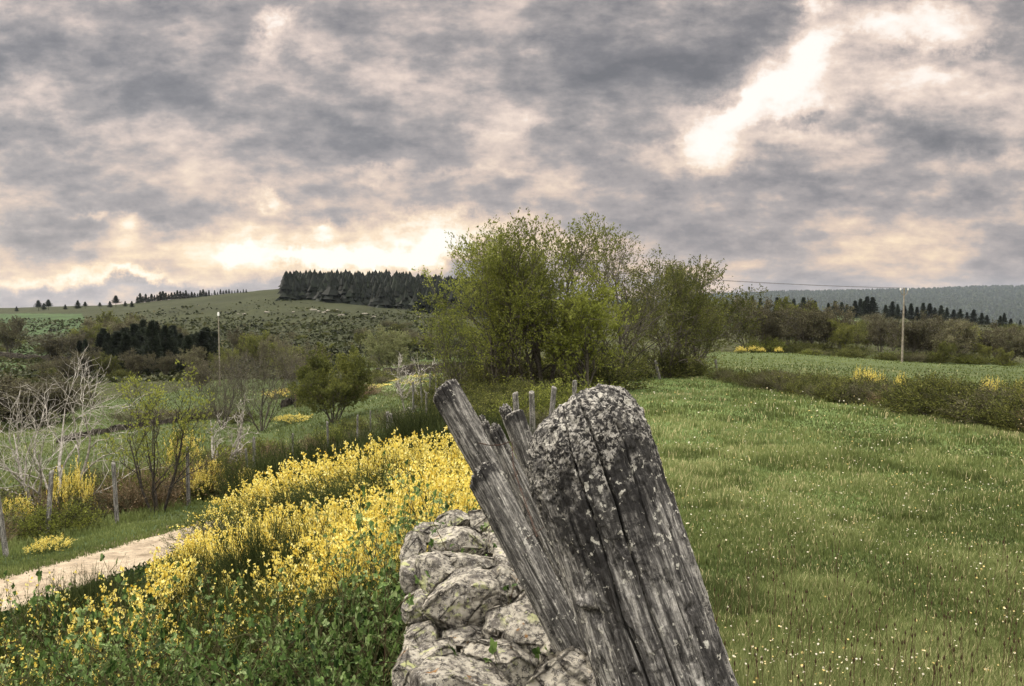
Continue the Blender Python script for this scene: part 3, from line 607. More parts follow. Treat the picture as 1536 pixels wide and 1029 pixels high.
x = (px - 768) / F * yy; z = hgt(x, yy); wood('hilltop_forest', np.stack([x, yy, z], 1), 8 + 7 * rg.random(n) ** 1.5 + 2.5 * fbm(x * .03, yy * .03), .36, 'dark conifer forest covering the top of the hill left of the tree clump', .05)
n = 9000; yy = 2600 + 3400 * rg.random(n); x = (1040 + rg.random(n) * 900 - 768) / F * yy; z = hgt(x, yy)
wood('far_forest', np.stack([x, yy, z], 1), 22 + 14 * rg.random(n), .55, 'blue wooded hill along the right horizon')
# ------------------------------------------------------------------ shrubs, broom, brambles
BRY = [bush_parts('yellow_broom', 60 + i, .62, .85, 90, 6, 3, 0.020, M_broom, M_broom, flowers=12, fm=M_yel, fsize=.027, clump=c_, spread=1.25, rs=.0035) for i, c_ in enumerate((-.45, -.1, -.25))]
BRM = [bush_parts('half_broom', 65 + i, .6, .85, 120, 6, 8, .022, M_broom, M_broom, flowers=4, fm=M_yel, fsize=.024, clump=.22, spread=1.15, rs=.0035) for i in range(2)]
BRG = [bush_parts('green_broom', 70 + i, .55, .9, 200, 7, 3, .03, M_dgreen, M_dgreen, aspect=.2, spread=1.05, rs=.0032, up=.12, leafup=2.5) for i in range(2)]
SHR = [bush_parts('shrub', 75, .8, .9, 60, 7, 16, .045, M_deep, M_dark, spread=1.1, wob=.2), bush_parts('shrub', 76, .8, .9, 70, 8, 5, .04, M_brown, M_brown, spread=1.1, wob=.2),
       bush_parts('shrub', 77, .8, .8, 60, 7, 16, .045, M_spring, M_dark, spread=1.1, wob=.2), bush_parts('shrub', 78, .7, .9, 110, 7, 3, .04, M_dry, M_dry, spread=1., wob=.16)]
rg = np.random.default_rng(15)
def bush(nm, kindl, px, top, y, k, wf, lab, grp=None, cat='shrub', sink=.0, x=None, W=135):
    if x is None: x, y, z = gpos(px, y)
    else: z = hz(x, y)
    if W > 80 and px < 330: top += 16
    h = px2h(px, top, y, z); hw = 0
    if W < 80: h = min(h, 2.1 * W * wf * y / F)
    else: hw = .80 * h
    s = h 
    assembly(nm, kindl[k % len(kindl)], (x, y, z - sink), rz=rg.random() * 6.28, sc=max(hw, W * wf * y / F / 1.5), scz=s, label=lab, cat=cat, group=grp)
YB = [ # px, top, depth, variant, width factor, label
 (245, 830, 4.6, 0, 1.15, 'very bright yellow broom left of the dark green whips, nearest the brambles'),
 (300, 790, 7.0, 0, 1.0, 'yellow broom at the path edge where the path narrows'),
 (500, 796, 4.7, 0, .9, 'dense yellow broom right of the green dome, above the brambles'),
 (560, 790, 4.4, 2, 1.0, 'dense yellow broom nearest to the left side of the stone wall'),
 (590, 745, 5.6, 0, 1.2, 'big thick yellow broom above the stone wall end'),
 (530, 742, 6.0, 0, 1.25, 'massive pale yellow broom in the middle of the broom bank'),
 (405, 762, 6.8, 0, 1.1, 'bright yellow broom at the left of the middle row'),
 (360, 775, 7.4, 2, 1.0, 'yellow broom where the path disappears behind the bank'),
 (640, 705, 6.2, 0, 1.2, 'rounded yellow broom under the long leaning post'),
 (685, 682, 6.6, 0, 1.1, 'yellow broom directly left of the long leaning post'),
 (700, 730, 5.2, 2, .8, 'thin yellow broom behind the cut post top'),
 (625, 650, 8.8, 1, 1.2, 'yellow broom on top of the bank against the dark green bush'),
 (575, 655, 9.2, 0, 1.1, 'yellow broom at the back row with dark gaps'),
 (520, 668, 9.4, 1, 1.2, 'broad yellow broom in the back row centre'),
 (465, 688, 9.6, 0, 1.2, 'yellow broom in the back row left of centre'),
 (425, 705, 9.8, 1, 1.1, 'yellow broom at the left end of the back row'),
 (655, 645, 8.4, 0, 1.0, 'rightmost yellow broom of the back row below the post top'),
 (565, 770, 5.0, 0, .9, 'bright yellow broom in the middle row just above the wall end'),
 (620, 765, 4.8, 2, .7, 'yellow broom touching the upper left wall stone'),
 (670, 715, 5.7, 0, .9, 'yellow broom in the middle row below the leaning post'),
 (462, 752, 6.5, 0, .8, 'low pale yellow broom directly behind the green dome'),
 (375, 726, 10.5, 2, .8, 'dark yellow broom standing at the far path corner'),
]
MB_ = [(50, 862, 4.9, 0, 1.1, 'dull yellow half flowered broom at the left frame edge below the path'),(505, 706, 8.3, 0, 1.3, 'dark brownish broom in the gap between the back and middle rows'), (600, 694, 8.0, 1, 1.2, 'dark broom in the gap right of the middle of the rows'), (440, 738, 8.6, 0, 1.1, 'dark olive broom behind the left end of the middle row'), (380, 900, 3.9, 1, 1., 'dark olive broom above the lower brambles'), (330, 880, 4.1, 0, .9, 'dark olive broom right of the brightest yellow bush'),(400, 852, 4.0, 0, 1.0, 'half flowered broom with dull yellow tips above the brambles'), (465, 868, 3.8, 1, 1.0, 'dull half flowered broom left of the stone wall'),
 (120, 875, 5.2, 1, 1.0, 'half flowered broom between the left yellow bushes'),
 (350, 745, 9.0, 1, 1.1, 'olive half flowered broom at the path end'),
 (560, 700, 7.8, 1, 1.2, 'dark broom with few flowers between the yellow rows'), (620, 690, 7.4, 0, 1.1, 'brown green broom under the back row'), (20, 985, 3.3, 0, .7, 'small half flowered broom in the lower left corner'), (100, 950, 3.4, 1, .6, 'small flowering broom sprig among the left brambles')]
GB = [(505, 714, 7.6, 0, 1.3, 'dark green broom filling the gap between the back and middle yellow rows'), (425, 732, 7.9, 1, 1.2, 'dark green broom left of the gap between the yellow rows'), (596, 676, 8.2, 0, 1.25, 'dark broom cutting into the back yellow row below the white posts'),
 (335, 838, 4.7, 1, 1.2, 'dark green broom just right of the brightest yellow bush'), (345, 868, 4.2, 0, 1.0, 'low dark green broom above the lower brambles'), (130, 838, 5.2, 0, 1.1, 'dark green whips between the path and the left dull yellow broom'), (172, 852, 4.7, 1, 1.1, 'dark green whips touching the brightest yellow bush from the left'),
 (525, 862, 3.7, 0, 1.0, 'dark green broom below the dense yellow ones near the wall'), (575, 838, 3.9, 1, .9, 'dark green broom close to the upper left wall stones'),
(300, 845, 4.9, 1, .9, 'dark whips of broom between the bright bush and the dome'), (380, 815, 5.0, 0, .9, 'lower left shoulder of the green dome, a separate dark broom'), (100, 868, 5.6, 0, .9, 'dark green broom behind the leftmost yellow bushes'), (420, 758, 5.0, 0, 1.4, 'dark green dome of broom without flowers in the middle of the bank'), (150, 842, 5.7, 1, 1.0, 'tall dark green broom whips beside the path'), (180, 838, 6.1, 0, 1.0, 'dark green broom behind the bright yellow bush'),
 (350, 832, 5.2, 1, 1.1, 'dark green broom without flowers below the dome'), (650, 590, 12.5, 0, 1.3, 'tall dark green broom left of the long leaning post top'), (622, 610, 13., 1, 1.1, 'dark green broom beside the old white fence posts'),
 (440, 652, 15.0, 0, 1.4, 'dark green broom on the slope behind the yellow rows'), (500, 640, 15.5, 1, 1.3, 'dark green broom on the slope near the old fence'), (395, 672, 15.0, 1, 1.2, 'green broom left end of the slope'), (555, 628, 14.5, 0, 1.2, 'green broom below the old fence posts'),
 (300, 800, 6.0, 1, .9, 'green broom whips at the path edge'), (590, 640, 12.0, 1, 1.0, 'dark green broom above the back yellow row'),
 (265, 848, 5.6, 0, .9, 'dark green broom behind the brightest yellow bush'), (690, 615, 11.0, 0, 1.2, 'dark green broom behind the long leaning post'), (740, 612, 11.5, 1, 1.2, 'dark green broom behind the split post')]
for px, top, y, k, wf, lab in YB: bush('broom_bush', BRY, px, top + (8 if y < 6 else 3), y, k, wf * .82, lab, 'yellow flowering broom bushes')
for px, top, y, k, wf, lab in MB_: bush('broom_bush', BRM, px, top, y, k, wf, lab, 'half flowered broom bushes')
for px, top, y, k, wf, lab in GB: bush('broom_bush', BRG, px, top, y, k, wf, lab, 'green broom bushes', W=115)
# scrub along the left fence and in the valley
def many(n, pxr, yr, hr, kinds, nm, kl, lab, grp, wf=1.2, cond=None):
    c = 0
    while c < n:
        px = pxr[0] + rg.random() * (pxr[1] - pxr[0]); y = yr[0] + rg.random() * (yr[1] - yr[0]); x, y, z = gpos(px, y)
        if cond is not None and not cond(x, y): c += .2; continue
        h = hr[0] + rg.random() * (hr[1] - hr[0]); k = kinds[int(rg.integers(0, len(kinds)))]; s = h 
        assembly(nm, kl[k], (x, y, z - .03), rz=rg.random() * 6.28, sc=s * wf, scz=s, label=lab[k] if isinstance(lab, dict) else lab, cat='shrub', group=grp + (' %s' % 'abcd'[k] if isinstance(lab, dict) else '')); c += 1
SL = lambda w: {0: 'olive leafy shrub ' + w, 1: 'brown twiggy shrub ' + w, 2: 'fresh green shrub ' + w, 3: 'dry straw coloured shrub ' + w}
offp = lambda x, y: (x - path_c(y)) < -3.1 and (x - path_c(y)) > -9
many(45, (-140, 420), (11.5, 23), (.45, 1.2), (0, 0, 1, 2, 3), 'shrub', SHR, SL('in the tangle along the left fence'), 'fence tangle', 1.25, offp)
many(26, (330, 640), (19, 34), (.4, .9), (0, 1, 2, 3), 'shrub', SHR, SL('on the rough slope beyond the path end'), 'slope shrubs', 1.4)
many(24, (-60, 640), (52, 75), (.6, 1.5), (1, 1, 0, 3), 'shrub', SHR, SL('in the rough strip across the valley'), 'valley strip', 1.7)
many(20, (640, 950), (13, 24), (.4, .95), (0, 2, 0, 1), 'shrub', SHR, SL('under the trees of the big clump'), 'clump shrubs', 1.3, lambda x, y: x < (955 - 768) / F * y - .4 - (24 - y) * .07)
many(24, (660, 1060), (26, 37), (.8, 1.8), (0, 0, 2, 1), 'shrub', SHR, SL('filling the foot of the big tree clump'), 'clump foot shrubs', 1.2, lambda x, y: not (x > (950 - 768) / F * y and y < 34))
for px, top, y, k, lab in [(110, 690, 17, 2, 'yellow gorse glowing behind the left fence'), (25, 745, 15.5, 0, 'yellow broom between the two leftmost fence posts'), (312, 690, 18.8, 0, 'yellow broom at the foot of the dead tree stump'), (300, 705, 18.2, 1, 'small yellow broom beside the grey fence post'), (380, 702, 17.5, 0, 'small round yellow broom right of the dead tree stump'), (278, 640, 22, 1, 'pale yellow shrub behind the young tree'), (74, 806, 12.6, 0, 'tiny yellow broom alone on the grass verge'),
   (440, 622, 47, 0, 'yellow broom patch below the round olive bush'), (425, 583, 76, 0, 'yellow gorse patch left of the round olive bush'), (545, 583, 62, 0, 'yellow gorse strip right of the round olive bush'), (575, 581, 62, 0, 'yellow gorse strip in front of the small dead tree'), (610, 574, 64, 1, 'yellow gorse near the old fence in the valley strip'), (640, 565, 68, 0, 'yellow gorse just left of the big clump'), (630, 579, 56, 0, 'low yellow gorse beside the far fence posts')]:
    bush('broom_bush', BRY, px, top, y, k, 1.0, lab, 'scattered yellow broom', W=44)
for px, top, y, wf in [(1111, 519, 93, 1.), (1130, 518, 94, .9), (1141, 521, 95, .8), (1168, 520, 93, .7)]: bush('gorse_bush', BRY, px, top, y, 0, wf, 'yellow gorse in the row at the far end of the second field', 'yellow gorse at the field end', W=13)
bush('shrub', SHR, 1151, 506, 98, 2, 1., 'pale green dome shaped bush behind the yellow gorse', None, W=46)
many(45, (1120, 1560), (92, 112), (.6, 1.5), (0, 1, 0, 2), 'shrub', SHR, SL('in the hedge behind the second field'), 'far hedge', 1.7)
many(22, (1060, 1560), (150, 330), (2., 5.), (0, 1, 0, 1), 'shrub', SHR, SL('on the moor below the conifer row'), 'moor shrubs', 1.4)
many(40, (-40, 660), (115, 330), (1.0, 2.6), (0, 1, 0, 1), 'shrub', SHR, SL('on the heath slope below the hilltop'), 'heath shrubs', 1.5)

# hedge between the two right fields: a tangle of low bushes
def edge_y(px): return float(np.interp(px, [1060, 1100, 1200, 1300, 1400, 1536, 1700], [33.5, 30.0, 23.5, 19.0, 15.8, 12.9, 10.5]))
for i, px in enumerate(np.concatenate([np.arange(1085, 1700, 9.)])):
    y = edge_y(px) + .3 + rg.random() * 1.0; x = (px - 768) / F * y; s = (.50 + .28 * rg.random())  * (1.0 + .25 * math.sin(px * .05)); k = [0, 1, 3, 0, 0, 1][int(rg.integers(0, 6))]
    assembly('hedge_shrub', SHR[k], (x, y, hz(x, y) - .05), rz=rg.random() * 6, sc=s * 1.35, scz=s, label={0: 'dark olive bush', 1: 'reddish brown twiggy bush', 3: 'dry straw brown bush'}[k] + ' in the low hedge between the two right fields', cat='shrub', group='hedge %s' % 'abcd'[k])
for i in range(38):
    px = 1150 + rg.random() * 500; y = edge_y(px) + 1.4 + rg.random() * (4 + (px - 1100) * .012); x = (px - 768) / F * y; k = [0, 2, 0, 1, 3][i % 5]; s = (.35 + .4 * rg.random()) 
    assembly('shrub', SHR[k], (x, y, hz(x, y) - .05), rz=rg.random() * 6, sc=s * 1.3, scz=s, label={0: 'dark olive bush', 1: 'brown twiggy bush', 2: 'light green bush', 3: 'dry straw coloured bush'}[k] + ' on the rough strip behind the right hedge', cat='shrub', group='rough strip %s' % 'abcd'[k])
for px, top, y, lab in [(1304, 542, 24, 'small bright yellow broom tip on the rough strip left of the power pole'), (1318, 558, 23, 'yellow broom below the power pole'), (1290, 550, 25, 'tiny yellow broom furthest left on the rough strip'), (1352, 560, 22, 'yellow broom just right of the power pole line'), (1480, 560, 19, 'tall sparse yellow broom near the right frame edge'), (1495, 558, 20, 'yellow broom near the right frame edge beside the tall one'), (1530, 566, 18, 'sparse yellow broom on the right frame edge'), (1410, 572, 20, 'small yellow broom midway along the rough strip')]:
    bush('broom_bush', BRY, px, top, y, 1, .8, lab, 'yellow broom on the rough strip', W=26)

# brambles in the foreground
def bramble_parts(name, seed, rad=.55, h=.5, ncane=34, nl=26):
    rg_ = np.random.default_rng(seed); a = rg_.random(ncane) * 6.28; r = np.sqrt(rg_.random(ncane)) * rad * .6
    S = np.stack([np.cos(a) * r, np.sin(a) * r, 0 * a], 1); b = a + rg_.normal(0, .9, ncane)
    D = np.stack([np.cos(b) * .7, np.sin(b) * .7, np.ones(ncane)], 1)
    P, Q = grow(S, D, h * (1.0 + .9 * rg_.random(ncane)), np.full(ncane, .0030), 9, .12, -.10, rg_, .45)
    cn_ = MB(); tubes(cn_, P, Q, 4, rg_.random(ncane) * .7)
    X, t = on_lines(P, nl, rg_, .12, 1, .004); n = len(X)
    pd = unit(rg_.normal(size=(n, 3)) + np.array([0, 0, .5])); pl = .035 + .035 * rg_.random(n)
    E2 = X + pd * pl[:, None]; tubes(cn_, np.stack([X, (X + E2) / 2, E2], 1), np.full((n, 3), .0012), 3, .8)
    lf = MB(); shape = np.array([[0, 0, 0], [-.36, .28, .06], [-.33, .66, .05], [0, 1.05, -.05], [.33, .66, .05], [.36, .28, .06], [0, .5, -.03]])
    tri = np.array([[0, 6, 1], [1, 6, 2], [2, 6, 3], [3, 6, 4], [4, 6, 5], [5, 6, 0]])
    up = unit(rg_.normal(0, .5, (n, 3)) + np.array([0, 0, 1.0])); ax = unit(pd - up * (pd * up).sum(1, keepdims=True)); sd = np.cross(ax, up)
    nn = noise(X[:, 0] * 6, X[:, 1] * 6, X[:, 2] * 6, seed)
    for ang_, sc_ in ((0, 1.), (1.15, .85), (-1.15, .85), (2.1, .6), (-2.1, .6)):
        a1 = ax * math.cos(ang_) + sd * math.sin(ang_); s1 = np.cross(a1, up) * -1
        sz = (.0225 * sc_ * (.7 + .6 * rg_.random(n)))[:, None, None]
        V = E2[:, None] + sz * (shape[None, :, :1] * s1[:, None] + shape[None, :, 1:2] * (a1 + up * rg_.normal(0, .2, (n, 1)))[:, None] + shape[None, :, 2:] * up[:, None])
        F_ = (np.arange(n) * 7)[:, None, None] + tri[None]
        lf.add(V.reshape(-1, 3), F_.reshape(-1, 3), np.repeat(np.clip(.48 + .45 * nn + rg_.normal(0, .22, n), 0, 1), 7))
    k_ = 1 / np.percentile(np.concatenate([v[:, 2] for v in cn_.V]), 98)
    cn_.V = [v * [1, 1, k_] for v in cn_.V]; lf.V = [v * [1, 1, k_] for v in lf.V]
    return [('canes', cn_.mesh(name + '_canes', M_cane)), ('leaves', lf.mesh(name + '_leaves', M_bramble))]
BRB = [bramble_parts('bramble', 80 + i) for i in range(4)]
BP = [ (40, 962, 3.3, 'bramble under the leftmost yellow bush'), (110, 925, 3.9, 'bramble between the whips and the leftmost yellow bushes'), (345, 905, 3.5, 'bramble between the brightest yellow bush and the dull one'), (455, 930, 2.9, 'bramble below the dull half flowered broom'), # px, top, depth, label
 (590, 880, 2.5, 'green bramble tangle hanging against the left face of the stone wall'), (560, 845, 2.9, 'bramble climbing beside the upper left stones of the wall'),
 (600, 965, 2.15, 'bramble low against the wall in the lower middle of the picture'), (440, 985, 2.3, 'low dark bramble at the lower frame edge'),
 (380, 948, 2.9, 'bramble in front of the half flowered broom'), (320, 935, 2.9, 'leafy bramble under the brightest yellow bush'), (255, 925, 3.1, 'leafy bramble in the middle of the left foreground'), (190, 912, 3.3, 'bramble with pale leaf tops left of the brightest bush'),
 (70, 965, 3.0, 'bramble in the left foreground beside the small broom sprig'), (20, 990, 2.7, 'bramble at the lower left frame edge'), (230, 980, 2.5, 'bramble below the leafy middle one'),
 (70, 1010, 2.4, 'bramble in the lower left corner'),
 (640, 780, 4.1, 'bramble growing over the far end of the stone wall'), (690, 790, 3.6, 'bramble sprawling over the last stones of the wall'), (755, 790, 3.3, 'bramble between the far wall stones and the cut post'), (520, 832, 3.8, 'bramble below the yellow broom nearest the wall'), (600, 830, 3.3, 'bramble at the upper left corner of the wall'), (650, 740, 5.0, 'pale bramble behind the wall end'), (780, 845, 2.7, 'small bramble on the field side of the wall'),
]
for i, (px, top, y, lab) in enumerate(BP):
    if px < 420 and y < 3.6: top -= 0
    x, y, z = gpos(px, y)
    zt = pt(px, top, y)[2]; h = float(np.clip(zt - z, .25, 1.3)); zt = max(zt, z + .2); sc = .62 + .12 * rg.random()
    assembly('bramble_bush', BRB[i % 4], (x, y, zt - h), rz=rg.random() * 6, sc=sc, scz=h, label=lab, cat='bramble', group='brambles in the left foreground')
    # supporting undergrowth below
# dense low undergrowth on the bank (nobody could count it)
n = 60000; xx = -6.4 + rg.random(n) * 5.9; yy = 1.2 + rg.random(n) ** 1.3 * 17; kp = (xx > path_c(yy) + 1.9) & (xx < -.5); xx, yy = xx[kp], yy[kp]; n = len(xx)
z = hgt(xx, yy) + rg.random(n) * .13 * np.clip(1.2 - np.abs(yy - 4) * .05, .4, 1); mb = MB()
leaves(mb, np.stack([xx, yy, z], 1), .05, rg, np.clip(.08 + .22 * fbm(xx * 2, yy * 2, o=2, s=5) + rg.normal(0, .12, n), 0, 1), .5)
tag(obj('undergrowth', mb.mesh('undergrowth', M_bramble)), 'low leafy undergrowth covering the bank between wall and path', 'ground cover', kind='stuff')

# ------------------------------------------------------------------ grass
def blades(mb, x, y, z, h, w, tint, rg_, lean=.35):
    n = len(x); a = rg_.random(n) * 6.28; l = lean * h * (.3 + rg_.random(n)); wd = unit(np.stack([np.cos(a + 1.57), np.sin(a + 1.57), 0 * a], 1)) * w[:, None] * .5
    B = np.stack([x, y, z], 1); d = np.stack([np.cos(a) * l, np.sin(a) * l, 0 * a], 1); u = np.array([0, 0, 1.])
    m_ = B + d * .3 + u * h[:, None] * .6; t_ = B + d + u * h[:, None] * .95
    V = np.stack([B - wd, B + wd, m_ + wd * .75, m_ - wd * .75, t_], 1).reshape(-1, 3); b = np.arange(n)[:, None] * 5
    i0 = mb.n; mb.add(V, b + np.array([[0, 1, 2, 3]]), np.repeat(tint, 5)); mb.Tn.append(i0 + b + np.array([[3, 2, 4]]))
def scatter_px(n, pxr, pyr, rg_):
    """points on the ground, evenly dense as seen from the viewpoint: near ground gets more blades"""
    px = pxr[0] + rg_.random(n) * (pxr[1] - pxr[0]); py = pyr[0] + rg_.random(n) * (pyr[1] - pyr[0])
    y = 1.8 * ZC * F / np.maximum(py - 450, 20) / 1.6
    for _ in range(12):
        x = (px - 768) / F * y; D = ZC - hgt(x, y); y = .5 * y + .5 * D / np.maximum(drop(py, 1.0), .01)
    return (px - 768) / F * (y), y
rg = np.random.default_rng(99)
mb = MB(); n = 360000
x, y = scatter_px(n, (700, 1720), (548, 1240), rg)
xo = 1.2 + 16 * rg.random(70000) ** 1.3; yo = .2 + 14 * rg.random(70000) ** 1.3; ko = xo > .82 * yo; x = np.concatenate([x, xo[ko]]); y = np.concatenate([y, yo[ko]]); n = len(x)
ed = np.interp(768 + F * x / y, [700, 820, 835, 950, 1060, 1100, 1200, 1300, 1400, 1536, 1700], [0, 5, 13, 30, 33.5, 30.0, 23.5, 19.0, 15.8, 12.9, 10.5])
kp = (x > np.where(y > 4.1, -.6, .18)) & (y > .2) & (y < np.where(x < .3, 14, ed + .3)); x, y = x[kp], y[kp]; n = len(x)
patch = fbm(x * .35, y * .35, o=3, s=41); fine = fbm(x * 1.6, y * 1.6, o=3, s=42); tuft = fbm(x * 4.5, y * 4.5, o=2, s=43)
hh = .72 * (.035 + .08 * np.clip(.4 + fine * 1.3, 0, 1) + .07 * np.clip(tuft * 1.4, 0, 1) + .04 * rg.random(n)) * np.interp(y, [2, 8, 30], [1.0, .9, .9])
tt = np.clip(.44 + .42 * patch + .34 * fine + .10 * tuft + rg.normal(0, .13, n), 0, .80); st = rg.random(n) < (.06 + .16 * np.clip(patch * 1.6, 0, 1)); tt[st] = .82 + .18 * rg.random(st.sum())
lush = fbm(x * .9 + 3, y * .9, o=3, s=47) > .28; hh[lush] *= 1.7; tt[lush & ~st] = np.clip(tt[lush & ~st] - .16, .1, .5)
blades(mb, x, y, hgt(x, y) - .01, hh, np.maximum(.0042, y * .00135), tt, rg)
tag(obj('meadow_grass', mb.mesh('meadow_grass', M_grass)), 'mixed green meadow grass with dry straw tufts right of the post', 'grass', kind='stuff')
# seed heads and dark plantain heads near the viewpoint
mb = MB(); fl = MB(); k = 0
n = 3600; x, y = scatter_px(n, (900, 1700), (590, 1080), rg); c_ = fbm(x * .8, y * .8, o=3, s=51)
ed = np.interp(768 + F * x / y, [700, 820, 835, 950, 1060, 1100, 1200, 1300, 1400, 1536, 1700], [0, 5, 13, 30, 33.5, 30.0, 23.5, 19.0, 15.8, 12.9, 10.5])
kp = (x > .3) & (y < ed - .2) & (y > 1.5) & (c_ > -.35 + .6 * rg.random(n)); x, y = x[kp], y[kp]; n = len(x); z = hgt(x, y); h = .13 + .12 * rg.random(n)
P = np.stack([np.stack([x, y, z], 1), np.stack([x + rg.normal(0, .01, n), y + rg.normal(0, .01, n), z + h * .5], 1), np.stack([x + rg.normal(0, .02, n), y + rg.normal(0, .02, n), z + h], 1)], 1)
tubes(mb, P, np.full((n, 3), .0011), 3, .55)
tag(obj('flower_stalks', mb.mesh('flower_stalks', M_grass)), 'thin stalks of the meadow flowers', 'flower stalks', kind='stuff')
T_ = P[:, 2]; sz = np.maximum(.009, y * .0017) * (.5 + .7 * rg.random(n))
for q in range(3):
    a = q * 2.1 + rg.random(n) * .5; ax = np.stack([np.cos(a), np.sin(a), .25 + 0 * a], 1); leaves(fl, T_ - unit(ax) * sz[:, None] * .5, sz, rg, np.where(rg.random(n) < .35, .1, .9), 1.0, axis=ax, fold=.1)
M_flow, nt, out = mat('pale_flowers'); c = ramp(nt, tintfac(nt), [(.3, (.55, .42, .14)), (.5, (.62, .58, .46))]); p = N(nt, 'BsdfPrincipled', Roughness=.7); L(nt, c, p.inputs['Base Color']); L(nt, p.outputs[0], out.inputs[0])
tag(obj('meadow_flowers', fl.mesh('meadow_flowers', M_flow)), 'small white and cream flowers scattered through the meadow', 'wild flowers', kind='stuff')
mb = MB(); n = 260; x, y = scatter_px(n, (1080, 1700), (860, 1120), rg); z = hgt(x, y); h = .20 + .10 * rg.random(n); dx = rg.normal(0, .03, n)
P = np.stack([np.stack([x, y, z], 1), np.stack([x + dx * .4, y, z + h * .6], 1), np.stack([x + dx, y, z + h], 1)], 1); tubes(mb, P, np.full((n, 3), .0013), 3, .35)
P2 = np.stack([P[:, 2], P[:, 2] + [0, 0, .008], P[:, 2] + [0, 0, .020]], 1); tubes(mb, P2, np.tile([.002, .0042, .001], (n, 1)), 5, .0)
tag(obj('plantain_heads', mb.mesh('plantain_heads', M_dry)), 'dark plantain seed heads standing in the near meadow', 'seed heads', kind='stuff')
# verge, rough grass and field grass on the left
mb = MB(); n = 120000; x, y = scatter_px(n, (-160, 520), (690, 1000), rg); s = x - path_c(np.clip(y, 0, 26)); kp = (s < -.62 - .12 * rg.random(n)) & (y < 24) & (y > 3); x, y, s = x[kp], y[kp], s[kp]; n = len(x)
f_ = fbm(x * 1.2, y * 1.2, o=3, s=61); rough = sstep(2.8, 3.8, -s)
blades(mb, x, y, hgt(x, y) - .01, (.05 + .05 * rg.random(n) + .04 * np.clip(f_, 0, 1)) * (1 + rough * 1.6), y * .0014, np.clip(.30 + .2 * f_ + rg.normal(0, .1, n) + .15 * rough, 0, .75), rg)
n = 16000; y = 2.5 + rg.random(n) * 20; x = path_c(y) + .85 + rg.random(n) * .6; blades(mb, x, y, hgt(x, y) - .01, .06 + .08 * rg.random(n), y * .0014, np.clip(rg.normal(.4, .15, n), 0, .9), rg)
tag(obj('verge_grass', mb.mesh('verge_grass', M_grass)), 'short dark green grass along both sides of the path', 'grass', kind='stuff')
mb = MB(); n = 150000; x, y = scatter_px(n, (-200, 1700), (455, 720), rg); kp = (y > 20) & (y < 420) & ~((y < 34) & (x > 0) & (768 + F * x / y < 1100)); x, y = x[kp], y[kp]; n = len(x)
c_ = fbm(x * .08, y * .08, o=3, s=71) ; px_ = 768 + F * x / y
moor = ((y > 110) & (px_ < 760)) | ((y > 140) & (px_ > 1150)); hh = np.where(moor, .30 + .55 * np.clip(.4 + fbm(x * .15, y * .3, o=3, s=72), 0, 1), .10 + .10 * rg.random(n)) * np.interp(y, [20, 100, 400], [.9, 1.1, 1.5])
tt = np.where(moor, np.clip(.36 + .7 * fbm(x * .05, y * .16, o=3, s=73) + rg.normal(0, .16, n), 0, .75), np.clip(.27 + .26 * c_ + rg.normal(0, .09, n), 0, .6)); st = rg.random(n) < .02; tt[st] = .85
z = hgt(x, y) - .02; k_ = moor
blades(mb, x[~k_], y[~k_], z[~k_], hh[~k_], y[~k_] * .0016, tt[~k_], rg, .6)
m2 = MB(); leaves(m2, np.stack([x, y, z + hh * .25], 1)[k_], hh[k_] * 1.6, rg, tt[k_], .8, axis=rg.normal(size=(int(k_.sum()), 3)) * [1, 1, .3]); tag(obj('heath', m2.mesh('heath', M_heath)), 'dark low heath and bracken covering the hillside', 'heath', kind='stuff')
tag(obj('field_grass', mb.mesh('field_grass', M_grass)), 'grass covering the valley fields', 'grass', kind='stuff')
# ------------------------------------------------------------------ stone wall
SM, nt, out = mat('lichen_stone')
tc = N(nt, 'TexCoord'); oi = N(nt, 'ObjectInfo'); ofs = N(nt, 'VectorMath', operation='MULTIPLY_ADD'); L(nt, tc.outputs['Object'], ofs.inputs[0]); ofs.inputs[1].default_value = (1, 1, 1)
cv = N(nt, 'CombineXYZ'); L(nt, math_(nt, 'MULTIPLY', oi.outputs['Random'], 37.0), cv.inputs[0]); L(nt, cv.outputs[0], ofs.inputs[2]); OV = ofs.outputs[0]
def nz(nt, src, sc, det=5.0, ro=.6, dist=0.):
    n = N(nt, 'TexNoise', Scale=sc, Detail=det, Roughness=ro, Distortion=dist); L(nt, src, n.inputs['Vector']); return n.outputs['Fac']
a1 = nz(nt, OV, 7, 6); a2 = nz(nt, OV, 60, 6, .75, .1); a3 = nz(nt, OV, 120, 3, .7); a4 = nz(nt, OV, 14, 8, .72, .2); a5 = nz(nt, OV, 17, 5, .7, .5); a6 = nz(nt, OV, 5, 3, .5)
c = ramp(nt, a1, [(.3, (.075, .068, .06)), (.5, (.16, .145, .122)), (.7, (.25, .228, .19))])
c = mixc(nt, ramp(nt, a4, [(.44, 0.), (.52, 1.)]), c, (.39, .36, .295))                       # pale crust lichen
c = mixc(nt, math_(nt, 'MULTIPLY', ramp(nt, a2, [(.50, 0.), (.54, 1.)]), .95), c, (.045, .040, .036))    # black lichen specks
c = mixc(nt, math_(nt, 'MULTIPLY', ramp(nt, a3, [(.56, 0.), (.62, 1.)]), .55), c, (.52, .49, .43))
c = mixc(nt, math_(nt, 'MULTIPLY', ramp(nt, a5, [(.56, 0.), (.60, 1.)]), ramp(nt, a6, [(.46, 0.), (.56, .8)])), c, (.40, .42, .19)) # yellow green map lichen
c = mixc(nt, ramp(nt, nz(nt, OV, 9, 4, .7, .3), [(.645, 0.), (.68, .85)]), c, (.24, .12, .035))    # rusty patches
p = N(nt, 'BsdfPrincipled', Roughness=.92); p.inputs['Specular IOR Level'].default_value = .15; L(nt, c, p.inputs['Base Color'])
